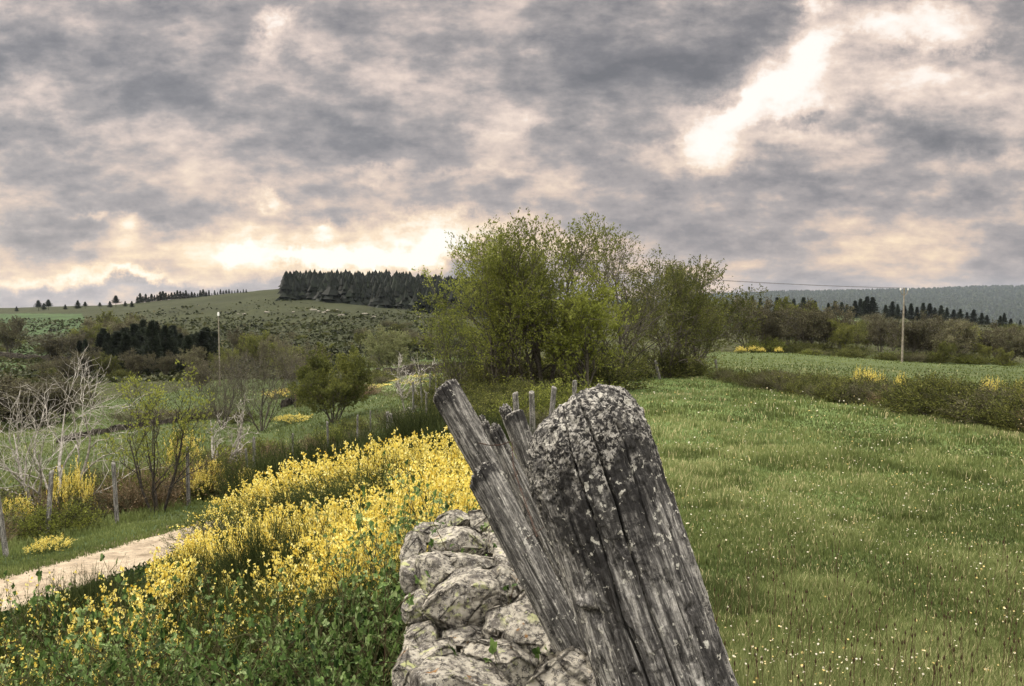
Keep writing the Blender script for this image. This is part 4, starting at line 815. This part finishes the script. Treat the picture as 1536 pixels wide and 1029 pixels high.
hgt_ = math_(nt, 'ADD', math_(nt, 'MULTIPLY', a2, -.6), math_(nt, 'ADD', a1, math_(nt, 'MULTIPLY', a3, .4)))
bm_ = N(nt, 'Bump', Strength=1.0, Distance=.02); L(nt, hgt_, bm_.inputs['Height']); L(nt, bm_.outputs[0], p.inputs['Normal']); L(nt, p.outputs[0], out.inputs[0])
def stone_mesh(seed, sx, sy, sz, sub=5, boxy=.72, am=.07, n=130):
    # rounded block: cube sphere of grid points, pushed in and out by fractured noise
    g = np.linspace(-1, 1, n if sub > 4 else 36); m = len(g); U, W = np.meshgrid(g, g, indexing='ij'); O = np.ones_like(U); mb_ = MB()
    rg_ = np.random.default_rng(seed)
    pl = unit(rg_.normal(size=(16, 3))); pd = .66 + .26 * rg_.random(16)
    for f_ in ([O, U, W], [-O, W, U], [W, O, U], [U, -O, W], [U, W, O], [W, U, -O]):
        v = np.stack(f_, -1).reshape(-1, 3); s_ = unit(v); ln = (np.abs(v) ** 4).sum(1) ** .25; q = s_ * (1 - boxy) + v / ln[:, None] * boxy
        # flat broken faces
        dd = q @ pl.T - pd; k_ = np.clip(dd, 0, None).max(1); ii = dd.argmax(1); q = q - pl[ii] * (k_ * .85)[:, None]
        P_ = q * [sx, sy, sz]; sc = 1 / max(sx, sy, sz)
        a_ = fbm(P_[:, 0] * 6, P_[:, 1] * 6, P_[:, 2] * 6, 4, seed); b_ = np.abs(fbm(P_[:, 0] * 13, P_[:, 1] * 13, P_[:, 2] * 22, 4, seed + 3)); cr_ = -np.exp(-(fbm(P_[:, 0] * 5, P_[:, 1] * 5, P_[:, 2] * 7, 3, seed + 8) / .03) ** 2)
        d_ = a_ * am * .8 + b_ * am * .8 + cr_ * am * .35 - am * .22 * sstep(.12, .20, fbm(P_[:, 0] * 16, P_[:, 1] * 10, P_[:, 2] * 26, 4, seed + 11)) + .35 * am * fbm(P_[:, 0] * 50, P_[:, 1] * 50, P_[:, 2] * 50, 3, seed + 5)
        P_ = P_ + unit(q) * (d_ * min(sx, sy, sz) * 2.2)[:, None]
        i_ = np.arange(m * m).reshape(m, m); mb_.add(P_, np.stack([i_[:-1, :-1], i_[1:, :-1], i_[1:, 1:], i_[:-1, 1:]], -1).reshape(-1, 4))
    return mb_.mesh('stone', SM, True)
wall = empty('dry_stone_wall', (-.13, 1.6, hz(-.13, 1.6)))
tag(wall, 'low dry stone wall of rounded granite blocks covered in grey and yellow lichen', 'stone wall')
def stone(px, py, y, w, h, dp, seed, rot=0, tilt=0, dz=0, big=True, am=.07, boxy=.72):
    c_ = pt(px, py, y); k_ = y / F
    o = obj('stone', stone_mesh(seed, w * k_ * .42, dp * .43, h * k_ * .42, 5 if big else 3, boxy, am), wall)
    o.location = Vector(c_) - wall.location + Vector((0, 0, dz)); o.rotation_euler = (R(rot and -6), R(tilt), R(rot)); return o
#      px   py   y     w    h    depth seed rot tilt
ST_ = [(688, 1052, 1.86, 250, 150, .34, 1, 4, -2), (858, 1034, 1.42, 150, 150, .20, 2, -12, -24), (862, 1150, 1.42, 170, 150, .24, 25, 0, 0), (748, 1003, 2.06, 170, 105, .28, 3, 8, 8), (655, 985, 2.18, 70, 60, .2, 4, 0, 0),
       (782, 958, 2.24, 160, 110, .28, 5, -6, 14), (800, 925, 2.42, 110, 80, .24, 6, 0, 20), (690, 905, 2.50, 150, 110, .34, 7, 6, -4), (757, 892, 2.58, 130, 95, .30, 8, -10, 18), (632, 968, 2.36, 60, 70, .22, 9, 0, 0),
       (700, 852, 2.86, 150, 60, .30, 10, 5, 2), (655, 862, 2.78, 90, 75, .26, 11, -5, 6), (768, 855, 2.86, 90, 60, .26, 12, 0, 16), (690, 815, 3.12, 110, 62, .30, 13, 8, 6), (620, 822, 3.02, 46, 62, .22, 14, 0, 4), (748, 818, 3.18, 80, 50, .26, 15, 0, 8),
       (625, 858, 2.84, 56, 62, .24, 16, 0, -4), (678, 784, 3.62, 62, 46, .24, 17, 0, 0), (722, 779, 3.68, 56, 44, .24, 18, 10, 4), (640, 800, 3.42, 50, 36, .22, 19, 0, 0), (745, 795, 3.5, 40, 34, .2, 20, 0, 0),
       (628, 910, 2.62, 60, 56, .24, 21, 0, 6), (700, 955, 2.36, 90, 36, .26, 22, 4, 0), (618, 1012, 2.1, 70, 80, .24, 23, 0, 4), (830, 985, 2.12, 60, 60, .2, 24, 0, 10)]
for a in ST_: stone(*a)
sd = 100; rg = np.random.default_rng(44)
for yy in np.arange(.7, 4.3, .23):
    for c_ in range(4):
        for sx_ in (-.22, .03) if c_ else (-.23, .05):
            zz = hz(-.13, yy) + .05 + c_ * .155 + rg.normal(0, .01)
            top_ok = ZC - 1.16 if yy > 1.5 else ZC - 1.02
            if zz > top_ok: continue
            me_ = stone_mesh(sd, .125, .13 + .03 * rg.random(), .09, 3, .75, .10); sd += 1
            o = obj('stone', me_, wall); o.location = Vector((sx_ + rg.normal(0, .015), yy + rg.normal(0, .02), zz)) - wall.location; o.rotation_euler = (0, R(rg.normal(0, 3)), R(rg.normal(0, 8)))
# ------------------------------------------------------------------ weathered posts
def wood_mat(name, dark, mid, light, lich=.0, spots=.5, stretch=.09):
    m, nt, out = mat(name); tc = N(nt, 'TexCoord'); mp = N(nt, 'Mapping'); mp.inputs['Scale'].default_value = (1, 1, stretch); L(nt, tc.outputs['Object'], mp.inputs[0])
    O = tc.outputs['Object']; Gv = mp.outputs[0]
    g1 = nz(nt, Gv, 130, 5, .75, .3); g2 = nz(nt, Gv, 45, 5, .65, .6); g3 = nz(nt, O, 16, 6, .7, .4); g4 = nz(nt, O, 55, 5, .75, .5); g5 = nz(nt, O, 85, 4, .6)
    gg = math_(nt, 'ADD', math_(nt, 'MULTIPLY', g1, .5), math_(nt, 'ADD', math_(nt, 'MULTIPLY', g2, .32), math_(nt, 'MULTIPLY', g4, .18)))
    c = ramp(nt, gg, [(.40, dark), (.49, mid), (.58, light)])
    tn = tintfac(nt)          # algae and weathering of the wood: 0 pale bare wood, 1 blackened
    thr = math_(nt, 'ADD', math_(nt, 'MULTIPLY', g3, .30), math_(nt, 'ADD', math_(nt, 'MULTIPLY', g4, .60), math_(nt, 'MULTIPLY_ADD', tn, .34, -.14)))
    c = mixc(nt, math_(nt, 'MULTIPLY', ramp(nt, thr, [(.46, 0.), (.58, 1.)]), .92), c, (.016, .015, .0145))
    sp_ = ramp(nt, math_(nt, 'MULTIPLY', g5, math_(nt, 'ADD', nz(nt, O, 22, 3, .6), .5)), [(.66 - .05 * spots, 0.), (.70 - .05 * spots, 1.)])
    c = mixc(nt, math_(nt, 'MULTIPLY', sp_, .8), c, (.52, .50, .43))
    lc = N(nt, 'Attribute', attribute_name='crust').outputs['Fac']
    c = mixc(nt, math_(nt, 'MULTIPLY', lc, ramp(nt, nz(nt, O, 120, 5, .75, .5), [(.49, 0.), (.55, .85)])), c, (.36, .34, .30))
    p = N(nt, 'BsdfPrincipled', Roughness=.88); p.inputs['Specular IOR Level'].default_value = .2; L(nt, c, p.inputs['Base Color'])
    b1 = N(nt, 'Bump', Strength=1.0, Distance=.0075); L(nt, math_(nt, 'ADD', gg, math_(nt, 'MULTIPLY', g4, .5)), b1.inputs['Height']); L(nt, b1.outputs[0], p.inputs['Normal']); L(nt, p.outputs[0], out.inputs[0]); return m
M_post = wood_mat('weathered_oak', (.020, .018, .016), (.095, .090, .084), (.42, .40, .36), spots=.5)
M_stake = wood_mat('weathered_stake', (.022, .020, .017), (.095, .090, .082), (.38, .36, .32), spots=.3)
def post(name, top, bot, r0, r1, mt, label, group=None, nth=160, nz_=300, dome=.5, slant=(0, 0), seed=1, cracks=(), blackt=.25, knots=(), rough=1., split=0, cat='fence post', jag=0., flat=0.):
    """round log from bot to top, local z along the log; dome = cap height / radius, slant = cap slope in local x, y"""
    top, bot = Vector(top), Vector(bot); ax = top - bot; Lg = ax.length; q = ax.to_track_quat('Z', 'Y')
    # keep local x pointing to world +x side
    xw = Vector((1, 0, 0)); xa = (xw - ax.normalized() * xw.dot(ax.normalized())).normalized(); ya = ax.normalized().cross(xa)
    Mx = Matrix((xa, ya, ax.normalized())).transposed()
    th = np.linspace(0, 2 * math.pi, nth, endpoint=False)
    cap = int(nz_ * .18); body = nz_ - cap
    hc = r0 * dome
    zb = np.linspace(0, Lg - hc, body, endpoint=False); ph = np.linspace(0, math.pi / 2, cap + 1)[1:]
    ph = ph * .999
    zs = np.concatenate([zb, Lg - hc + hc * np.sin(ph)]); rf = np.concatenate([np.ones(body), np.cos(ph) ** .62])
    Zg, Tg = np.meshgrid(zs, th, indexing='ij'); RF = np.repeat(rf[:, None], nth, 1)
    f = Zg / Lg; rb = r1 + (r0 - r1) * f
    cx, sx = np.cos(Tg), np.sin(Tg)
    fr = np.clip((Lg - Zg) / Lg, 0, 1)
    # big shape: lumpy section, ridges along the grain
    d = .055 * fbm(cx * 1.3, sx * 1.3, Zg / r0 * .18, 4, seed) + .013 * fbm(cx * 6, sx * 6, Zg / r0 * .35, 4, seed + 1) + .026 * rough * fbm(cx * 20, sx * 20, Zg / r0 * 1.6, 4, seed + 2) + .016 * rough * fbm(cx * 34, sx * 34, Zg / r0 * 8, 3, seed + 3)
    # flaking cross steps
    stp = fbm(cx * 3.0, sx * 3.0, Zg / r0 * 1.1, 3, seed + 4); d += .030 * rough * (sstep(.10, .14, stp) - .5) * .8 - .02 * rough * sstep(.22, .26, fbm(cx * 5, sx * 5, Zg / r0 * 2.4 + 7, 3, seed + 30))
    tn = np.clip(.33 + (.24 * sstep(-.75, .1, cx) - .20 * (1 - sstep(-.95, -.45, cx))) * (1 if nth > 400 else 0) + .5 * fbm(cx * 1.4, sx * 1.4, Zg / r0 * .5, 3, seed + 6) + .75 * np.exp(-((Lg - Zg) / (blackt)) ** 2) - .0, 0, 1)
    # cracks following the grain
    for t0, z0, z1, dep, wd, sl in cracks:
        tc_ = t0 + sl * (Zg - z0) + .05 * fbm(Zg * 9, Zg * 0 + t0, o=3, s=seed + 9); dth = (Tg - tc_ + math.pi) % (2 * math.pi) - math.pi
        ms = sstep(z0, z0 + .06, Zg) * (1 - sstep(z1 - .04, z1, Zg)) if z1 < Lg else sstep(z0, z0 + .06, Zg)
        prof = np.exp(-(dth * rb / wd) ** 2) * ms; d -= prof * dep / r0
    for t0, z0, hh_, wr in knots:
        dth = (Tg - t0 + math.pi) % (2 * math.pi) - math.pi; rr_ = np.sqrt((dth * rb / wr[0]) ** 2 + ((Zg - z0) / wr[1]) ** 2)
        d += hh_ / r0 * np.exp(-rr_ ** 2) * (1 + .5 * fbm(cx * 25, sx * 25, Zg / r0 * 14, 3, seed + 12))
    topz = sstep(Lg - hc * 2.2, Lg - hc * .4, Zg)
    d += topz * rough * (.075 * fbm(cx * RF * 7, sx * RF * 7, Zg / r0 * 7, 4, seed + 14) + .03 * fbm(cx * RF * 20, sx * RF * 20, Zg / r0 * 20, 3, seed + 15))
    rr_ = rb * RF * (1 + d)
    if flat: rr_ = rr_ * (1 - flat * sx ** 2)
    X_, Y_ = cx * rr_, sx * rr_
    Z_ = Zg + sstep(.80, 1.0, f) * (slant[0] * X_ + slant[1] * Y_) + topz * (.10 * r0 * rough * fbm(X_ / r0 * 5, Y_ / r0 * 5, 0 * X_, 4, seed + 16) + jag * r0 * np.abs(fbm(X_ / r0 * 2.2, Y_ / r0 * .9, 0 * X_ + 3, 2, seed + 18)))
    crust = np.clip((topz - .45 + .9 * fbm(cx * RF * 5, sx * RF * 5, Zg / r0 * 5, 4, seed + 40)) * 2.2, 0, 1)
    crust = np.clip(crust + .8 * sstep(.80, .93, cx) * sstep(.15, .4, fbm(cx * 3, sx * 3, Zg * 14, 3, seed + 20) + .25) * .9, 0, 1)
    mb_ = MB(); V_ = np.stack([X_, Y_, Z_], -1).reshape(-1, 3); i_ = np.arange(V_.shape[0]).reshape(Zg.shape)
    mb_.add(V_, np.stack([i_[:-1], np.roll(i_[:-1], -1, 1), np.roll(i_[1:], -1, 1), i_[1:]], -1).reshape(-1, 4), tn.ravel())
    ce = mb_.n; mb_.add(V_.reshape(*Zg.shape, 3)[-1].mean(0)[None], np.zeros((0, 3), int), 1.0); mb_.Tn.append(np.stack([i_[-1], np.roll(i_[-1], -1), np.full(nth, ce)], 1))
    me = mb_.mesh(name, mt, True); at_ = me.attributes.new('crust', 'FLOAT', 'POINT'); at_.data.foreach_set('value', np.append(crust.ravel(), 1).astype(np.float32))
    o = obj(name, me); o.matrix_world = Matrix.Translation(bot) @ Mx.to_4x4(); return tag(o, label, cat, group)
def P3(px, py, y): return Vector(pt(px, py, y))
def down(top, mid, zend):        # continue the line top->mid until height zend
    d = (mid - top); return top + d * ((top.z - zend) / (top.z - mid.z))
# big post
tA, mA = P3(856, 603, 1.27), P3(1002, 1029, 1.20)
post('fence_post', tA, down(tA, mA, -.15), 0.110, .112, M_post, 'massive leaning weathered oak post with rounded cracked top in the foreground', nth=620, nz_=1500, dome=.95, slant=(.24, -.15), seed=4, blackt=.20,
     cracks=[(R(-118), .35, 9, .014, .0017, .12), (R(-98), .2, 9, .016, .0019, .14), (R(-70), .3, 9, .010, .0014, .10), (R(-137), .9, 9, .007, .0014, .2), (R(-45), .2, 9, .010, .0015, .05), (R(-84), .2, 1.35, .010, .0022, .12), (R(-28), .3, 1.5, .007, .0014, .1), (R(-150), .3, 1.4, .01, .002, .1)],
     knots=[(R(-140), tA.z * 0 + 1.48, .017, (.018, .010)), (R(-137), 1.455, -.018, (.012, .010)), (R(-110), 1.27, -.012, (.006, .010)), (R(-75), 1.36, -.012, (.004, .022)), (R(-118), 1.36, -.010, (.005, .005)), (R(-52), 1.42, -.008, (.010, .006))])
def stake(tp, mid, r0, r1, lab, seed, **k):
    t_, m_ = P3(*tp), P3(*mid); kw = dict(nth=150, nz_=560, dome=.30, seed=seed, blackt=.05, rough=.9, group='old stakes bundled beside the big post'); kw.update(k)
    return post('wooden_stake', t_, down(t_, m_, k.pop('zend', .15) if 'zend' in k else .15), r0, r1, M_stake, lab, cat='stake', **kw)
stake((666, 582, 2.25), (738, 712, 2.22), .047, .050, 'long stake leaning far to the left with its top standing free against the trees', 31, slant=(.25, -.35), cracks=[(R(-100), .2, 9, .006, .0015, .1), (R(-50), .2, 9, .006, .0015, .1), (R(-130), .3, 9, .005, .0015, .1)], knots=[(R(-120), 1.1, .006, (.01, .02))])
stake((722, 709, 1.78), (858, 965, 1.68), .040, .047, 'short stake with a slanting sawn top in front of the longer one', 32, slant=(.30, -.55), rough=1.4, cracks=[(R(-100), .2, 9, .008, .0016, .2), (R(-60), .2, 9, .008, .0016, .15), (R(-140), .2, 9, .006, .0016, .1), (R(-30), .1, 9, .006, .0016, .1)])
stake((741, 640, 2.02), (842, 850, 1.90), .017, .030, 'split grey stake between the leaning stakes and the big post', 33, rough=1.5, jag=1.0, dome=.8, cracks=[(R(-95), .2, 9, .010, .002, .2), (R(-60), .2, 9, .010, .002, .1), (R(-125), .2, 9, .006, .0016, .1)])
stake((727, 634, 2.06), (826, 840, 1.94), .011, .020, 'slim splintered stake left of the split grey one', 34, rough=1.8, jag=.8, dome=.6, cracks=[(R(-95), .2, 9, .008, .0016, .2)])
stake((722, 624, 2.10), (762, 706, 2.08), .008, .015, 'thin pointed splinter of wood standing beside the split stake', 36, rough=1.8, jag=1.5, dome=1.2)
stake((770, 620, 2.55), (800, 705, 2.52), .036, .038, 'grey stake with a blunt rounded top just left of the big post shoulder', 35, slant=(.15, -.35), cracks=[(R(-80), .2, 9, .007, .002, .1)])
stake((757, 612, 3.6), (775, 660, 3.6), .030, .032, 'small dark rotten stake with a broken top behind the blunt grey one', 37, rough=1.8, jag=1.0, dome=.6, group='old stakes bundled beside the big post')
# rusty wire
M_wire = bark_mat('rusty_wire', (.025, .017, .013), (.075, .045, .032), 60)
def wire(pts, r, label, name='fence_wire', cat='wire', group=None, barbs=True, mt=None, twist=True):
    pts = np.array([list(p) for p in pts], float); n = len(pts) * 24; t = np.linspace(0, len(pts) - 1, n); Pt = np.stack([np.interp(t, np.arange(len(pts)), pts[:, i]) for i in range(3)], 1)
    k_ = np.ones(9) / 9; Pt = np.stack([np.convolve(np.pad(Pt[:, i], 4, mode='edge'), k_, 'valid') for i in range(3)], 1)
    mb_ = MB()
    if twist:
        a = np.arange(n) * .9
        for s_ in (0, math.pi): tubes(mb_, (Pt + np.stack([np.cos(a + s_), 0 * a, np.sin(a + s_)], 1) * r)[None], np.full((1, n), r * .8), 5)
    else: tubes(mb_, Pt[None], np.full((1, n), r), 5)
    if barbs:
        for i in range(10, n - 6, 14):
            q_ = np.random.default_rng(i).normal(size=(2, 3)) * r * 6; tubes(mb_, np.stack([Pt[i] - q_, Pt[i] + 0 * q_, Pt[i] + q_], 1), np.full((2, 3), r * .6), 4)
    return tag(obj(name, mb_.mesh(name, mt or M_wire, True)), label, cat, group)
wire([P3(718, 664, 1.955), P3(735, 668, 1.94), P3(752, 667, 1.935), P3(766, 662, 1.94)], .0012, 'rusty wire loop tied round the split stake top', barbs=False)
wire([P3(768, 662, 1.93), P3(770, 700, 1.86), P3(785, 745, 1.75), P3(800, 788, 1.62), P3(806, 806, 1.5)], .0011, 'rusty twisted barbed wire hanging down between the stakes')
# ------------------------------------------------------------------ old fences: copies of one grey post
pm_ = []
for s_ in (61, 62, 63):
    o = post('old_fence_post', (0, 0, 1.0), (0, 0, 0), .05, .055, M_stake, None, nth=28, nz_=60, dome=.4, slant=(.3, 0), seed=s_, blackt=.004); pm_.append(o.data); bpy.data.objects.remove(o)
def fpost(px, top, y, lab, grp, w=1., lean=0., k=0, ln=None):
    x, y, z = gpos(px, y); h = px2h(px, top, y, z); o = obj('fence_post', pm_[k % 3]); o.location = (x, y, z - .05); o.scale = (w, w, (h + .05) / 1.0); o.rotation_euler = (0, R(lean), k * 1.3)
    tag(o, lab, 'fence post', grp)
for i, (px, top, y, w, lean, lab) in enumerate([(10, 728, 12.6, 1.1, -6, 'leftmost fence post, grey top and dark foot, at the frame edge'), (70, 708, 14.6, 1.15, 7, 'fence post leaning right with a dark foot, second from the left edge'), (176, 694, 15.6, 1.1, 3, 'brownish fence post left of the young tree'), (283, 670, 17.6, 1.1, 0, 'pale straight fence post between the young tree and the dead stump'), (382, 655, 19.5, 1.0, 2, 'fence post right of the dead tree stump'), (375, 672, 19.0, .8, -4, 'short dark fence post touching the one right of the stump'), (440, 650, 22, .7, 0, 'thin pale stake on the slope above the yellow rows'), (493, 632, 23, .9, 1, 'grey fence post in the middle of the slope')]):
    fpost(px, top, y, lab, 'posts of the fence along the path', w * .75, lean, i)
for i, (px, top, y, w, lean, lab) in enumerate([(536, 622, 24, .6, 1, 'thin white stake left of the pair of old posts'), (583, 617, 23, 1.0, -3, 'pale old post left of its dark partner'), (590, 620, 23.3, 1.0, 4, 'dark old post right of its pale partner'), (556, 616, 30, .6, 0, 'thin stake behind the pale old post'),
   (620, 572, 30, .8, 0, 'dark post furthest left in the crowded row by the green broom'), (634, 566, 31, .8, -3, 'leaning dark post in the crowded row by the green broom'), (645, 560, 32, .8, 4, 'tallest dark post in the crowded row by the green broom'), (640, 588, 24, .7, 0, 'white low post in the crowded row by the green broom'), (652, 566, 31, .7, -5, 'dark thin post nearest the long leaning stake')]):
    fpost(px, top, y, lab, 'old posts in the valley strip', w, lean, i)
for i, (px, top, y, w, lean, lab) in enumerate([(779, 588, 10.5, .85, -4, 'first of the pale posts in the row behind the big post top'), (800, 585, 11.3, .85, -8, 'second pale post of the row, leaning left, behind the big post top'), (824, 579, 12.4, .9, -6, 'third and tallest pale post of the row behind the big post top'), (835, 596, 12.0, .9, -32, 'short post tilted strongly left close to the big post top'), (861, 570, 16, 1.0, 2, 'last pale post of the row below the bright green tree')]):
    fpost(px, top, y, lab, 'row of field fence posts', w, lean, i)
for i, (px, top, y, w, lean, lab) in enumerate([(990, 540, 33, 1.2, -14, 'white leaning post at the corner of the meadow'), (1018, 543, 35, .9, 0, 'upright dark post under the end tree'), (1040, 548, 35, .9, 3, 'thin post under the end tree, right of the upright one'), (1076, 538, 34, 1.1, 12, 'dark post leaning right at the meadow corner')]):
    fpost(px, top, y, lab, 'posts at the meadow corner', w, lean, i)
# ------------------------------------------------------------------ power line
M_pole = bark_mat('pole_wood', (.14, .12, .09), (.26, .23, .18), 3)
M_ins = bark_mat('white_insulator', (.6, .6, .56), (.75, .74, .70), 3)
M_line = bark_mat('cable', (.10, .09, .09), (.16, .15, .15), 3)
def pole(px, top, y, r, label, arms=True):
    x, y, z = gpos(px, y); h = px2h(px, top, y, z); root = empty('power_pole', (x, y, z)); tag(root, label, 'power pole')
    mb_ = MB(); tubes(mb_, np.array([[[0, 0, -.5], [0, 0, h * .5], [0, 0, h]]]), np.array([[r, r * .85, r * .6]]), 10); obj('pole', mb_.mesh('pole', M_pole, True), root)
    if arms:
        for sx_ in (-1, 1):
            mb_ = MB(); tubes(mb_, np.array([[[0, 0, h * .9], [sx_ * .3, 0, h * .92], [sx_ * .45, 0, h * .97]]]), np.full((1, 3), .04), 6); a_ = obj('arm', mb_.mesh('arm', M_pole, True), root)
            mb_ = MB(); tubes(mb_, np.array([[[sx_ * .45, 0, h * .97], [sx_ * .45, 0, h * .985], [sx_ * .45, 0, h * 1.0]]]), np.array([[.06, .08, .04]]), 8); obj('insulator', mb_.mesh('insulator', M_ins, True), a_)
    else:
        mb_ = MB(); tubes(mb_, np.array([[[0, 0, h], [0, 0, h + .25], [0, 0, h + .55]]]), np.array([[.13, .16, .08]]), 8); obj('insulator', mb_.mesh('insulator', M_ins, True), root)
    return Vector((x, y, z + h)), h
a, h = pole(1353, 432, 88, .12, 'pale wooden power pole with forked top at the edge of the second field')
b_, h2 = pole(330, 474, 100, .10, 'thin dark utility pole with a white cap in the valley', False)
far = P3(700, 390, 60)
for dx, lab in ((-.45, 'left thin overhead cable from the power pole to the trees'), (.45, 'right thin overhead cable from the power pole to the trees')):
    p0 = a + Vector((dx, 0, 0)); p1 = far + Vector((dx, 0, 0)); tt_ = np.linspace(0, 1, 9)
    wire([p0.lerp(p1, float(q)) - Vector((0, 0, .4 * 4 * q * (1 - q))) for q in tt_], .016, lab, 'power_cable', 'cable', barbs=False, mt=M_line, twist=False)
# ------------------------------------------------------------------ field walls, boulders, pebbles
def small_stone(seed, s_): return stone_mesh(seed, s_, s_ * .8, s_ * .6, 3, .5, .12)
bs = [small_stone(200 + i, .5) for i in range(3)]
for i, (px, py, y) in enumerate([(470, 470, 340), (478, 474, 330), (486, 476, 325), (492, 472, 335), (505, 470, 338), (548, 474, 320), (560, 478, 305), (357, 468, 345), (366, 470, 342), (400, 471, 340), (628, 472, 320), (512, 478, 310), (440, 474, 330)]):
    x, y, z = gpos(px, y); o = obj('boulder', bs[i % 3]); o.location = (x, y, z + .2); s_ = 1.3 + 1.0 * rg.random(); o.scale = (s_ * 1.5, s_, s_ * .8); o.rotation_euler = (0, 0, rg.random() * 6); tag(o, 'pale tan boulder lying on the open heath hillside', 'boulder', 'boulders on the heath hillside')
ps = [stone_mesh(210 + i, .05, .04, .025, 3, .4, .12, n=8) for i in range(3)]
pb = [small_stone(220 + i, .5) for i in range(1)]
mb = MB(); n = 900; yy = 4 + rg.random(n) * 18; sg = rg.random(n); xx = path_c(yy) + np.where(sg < .5, -.78, .8) * (.4 + .7 * rg.random(n)); zz = hgt(xx, yy) + .012
oc = np.array([[1, 0, 0], [0, 1, 0], [-1, 0, 0], [0, -1, 0], [0, 0, .7], [0, 0, -.7]]); tf = np.array([[0, 1, 4], [1, 2, 4], [2, 3, 4], [3, 0, 4], [1, 0, 5], [2, 1, 5], [3, 2, 5], [0, 3, 5]])
sz = (.008 + .022 * rg.random(n) ** 3)[:, None, None]; V = np.stack([xx, yy, zz], 1)[:, None] + oc[None] * sz * (.6 + .8 * rg.random((n, 6, 1))); mb.add(V.reshape(-1, 3), ((np.arange(n) * 6)[:, None, None] + tf[None]).reshape(-1, 3))
M_peb = bark_mat('pebble', (.22, .19, .15), (.5, .45, .37), 9); tag(obj('path_gravel', mb.mesh('path_gravel', M_peb)), 'loose pale pebbles along the sandy path', 'gravel', kind='stuff')
# dark dry stone field walls far off
def field_wall(pxs, ys_, h, lab, w=.6):
    mb_ = MB(); t_ = np.linspace(0, 1, 160); px_ = np.interp(t_, np.linspace(0, 1, len(pxs)), pxs); yy_ = np.interp(t_, np.linspace(0, 1, len(ys_)), ys_); x_ = (px_ - 768) / F * yy_; z_ = hgt(x_, yy_)
    hh_ = h * (1 + .25 * fbm(t_ * 30, t_ * 0, o=3, s=int(h * 100)))
    prof = np.array([[-.5, 0], [-.42, .6], [-.25, 1.], [.25, 1.], [.42, .6], [.5, 0]])
    V_ = np.stack([np.broadcast_to(x_[:, None], (160, 6)), yy_[:, None] + prof[None, :, 0] * w, z_[:, None] - .1 + prof[None, :, 1] * hh_[:, None]], -1); V_ = V_ + rg.normal(0, .04, V_.shape); i_ = np.arange(960).reshape(160, 6)
    mb_.add(V_.reshape(-1, 3), np.stack([i_[:-1, :-1], i_[1:, :-1], i_[1:, 1:], i_[:-1, 1:]], -1).reshape(-1, 4)); tag(obj('field_wall', mb_.mesh('field_wall', M_fw)), lab, 'stone wall')
M_fw = bark_mat('dark_field_stone', (.015, .013, .010), (.07, .06, .045), 3)
field_wall([545, 600, 660, 720], [79, 76, 74, 72], 1.1, 'dark low field wall left of the big tree clump')
field_wall([80, 180, 280, 330], [46, 52, 58, 62], .45, 'thin dark field wall crossing the left valley field')
field_wall([420, 480, 540], [62, 66, 74], .8, 'dark field wall behind the round olive bush')
field_wall([-200, 0, 120, 240], [172, 172, 170, 168], 1.5, 'dark field boundary below the far left green field')
# ------------------------------------------------------------------ haze: one closed box of thin air
hm, nt, out = mat('haze'); pvn = N(nt, 'VolumePrincipled'); pvn.inputs['Color'].default_value = (.72, .82, .95, 1); pvn.inputs['Density'].default_value = HAZE; pvn.inputs['Anisotropy'].default_value = .2
L(nt, pvn.outputs[0], out.inputs['Volume'])
zl = float(gz.min()) - 1; zt = float(gz.max()) + 60; s_ = 7050.
mb = MB(); mb.add([[x, y, z] for z in (zl, zt) for x, y in ((-s_, -s_), (s_, -s_), (s_, s_), (-s_, s_))], [[0, 3, 2, 1], [4, 5, 6, 7], [0, 1, 5, 4], [1, 2, 6, 5], [2, 3, 7, 6], [3, 0, 4, 7]])
tag(obj('haze', mb.mesh('haze', hm)), kind='stuff', label='thin bluish haze in the air', cat='haze')
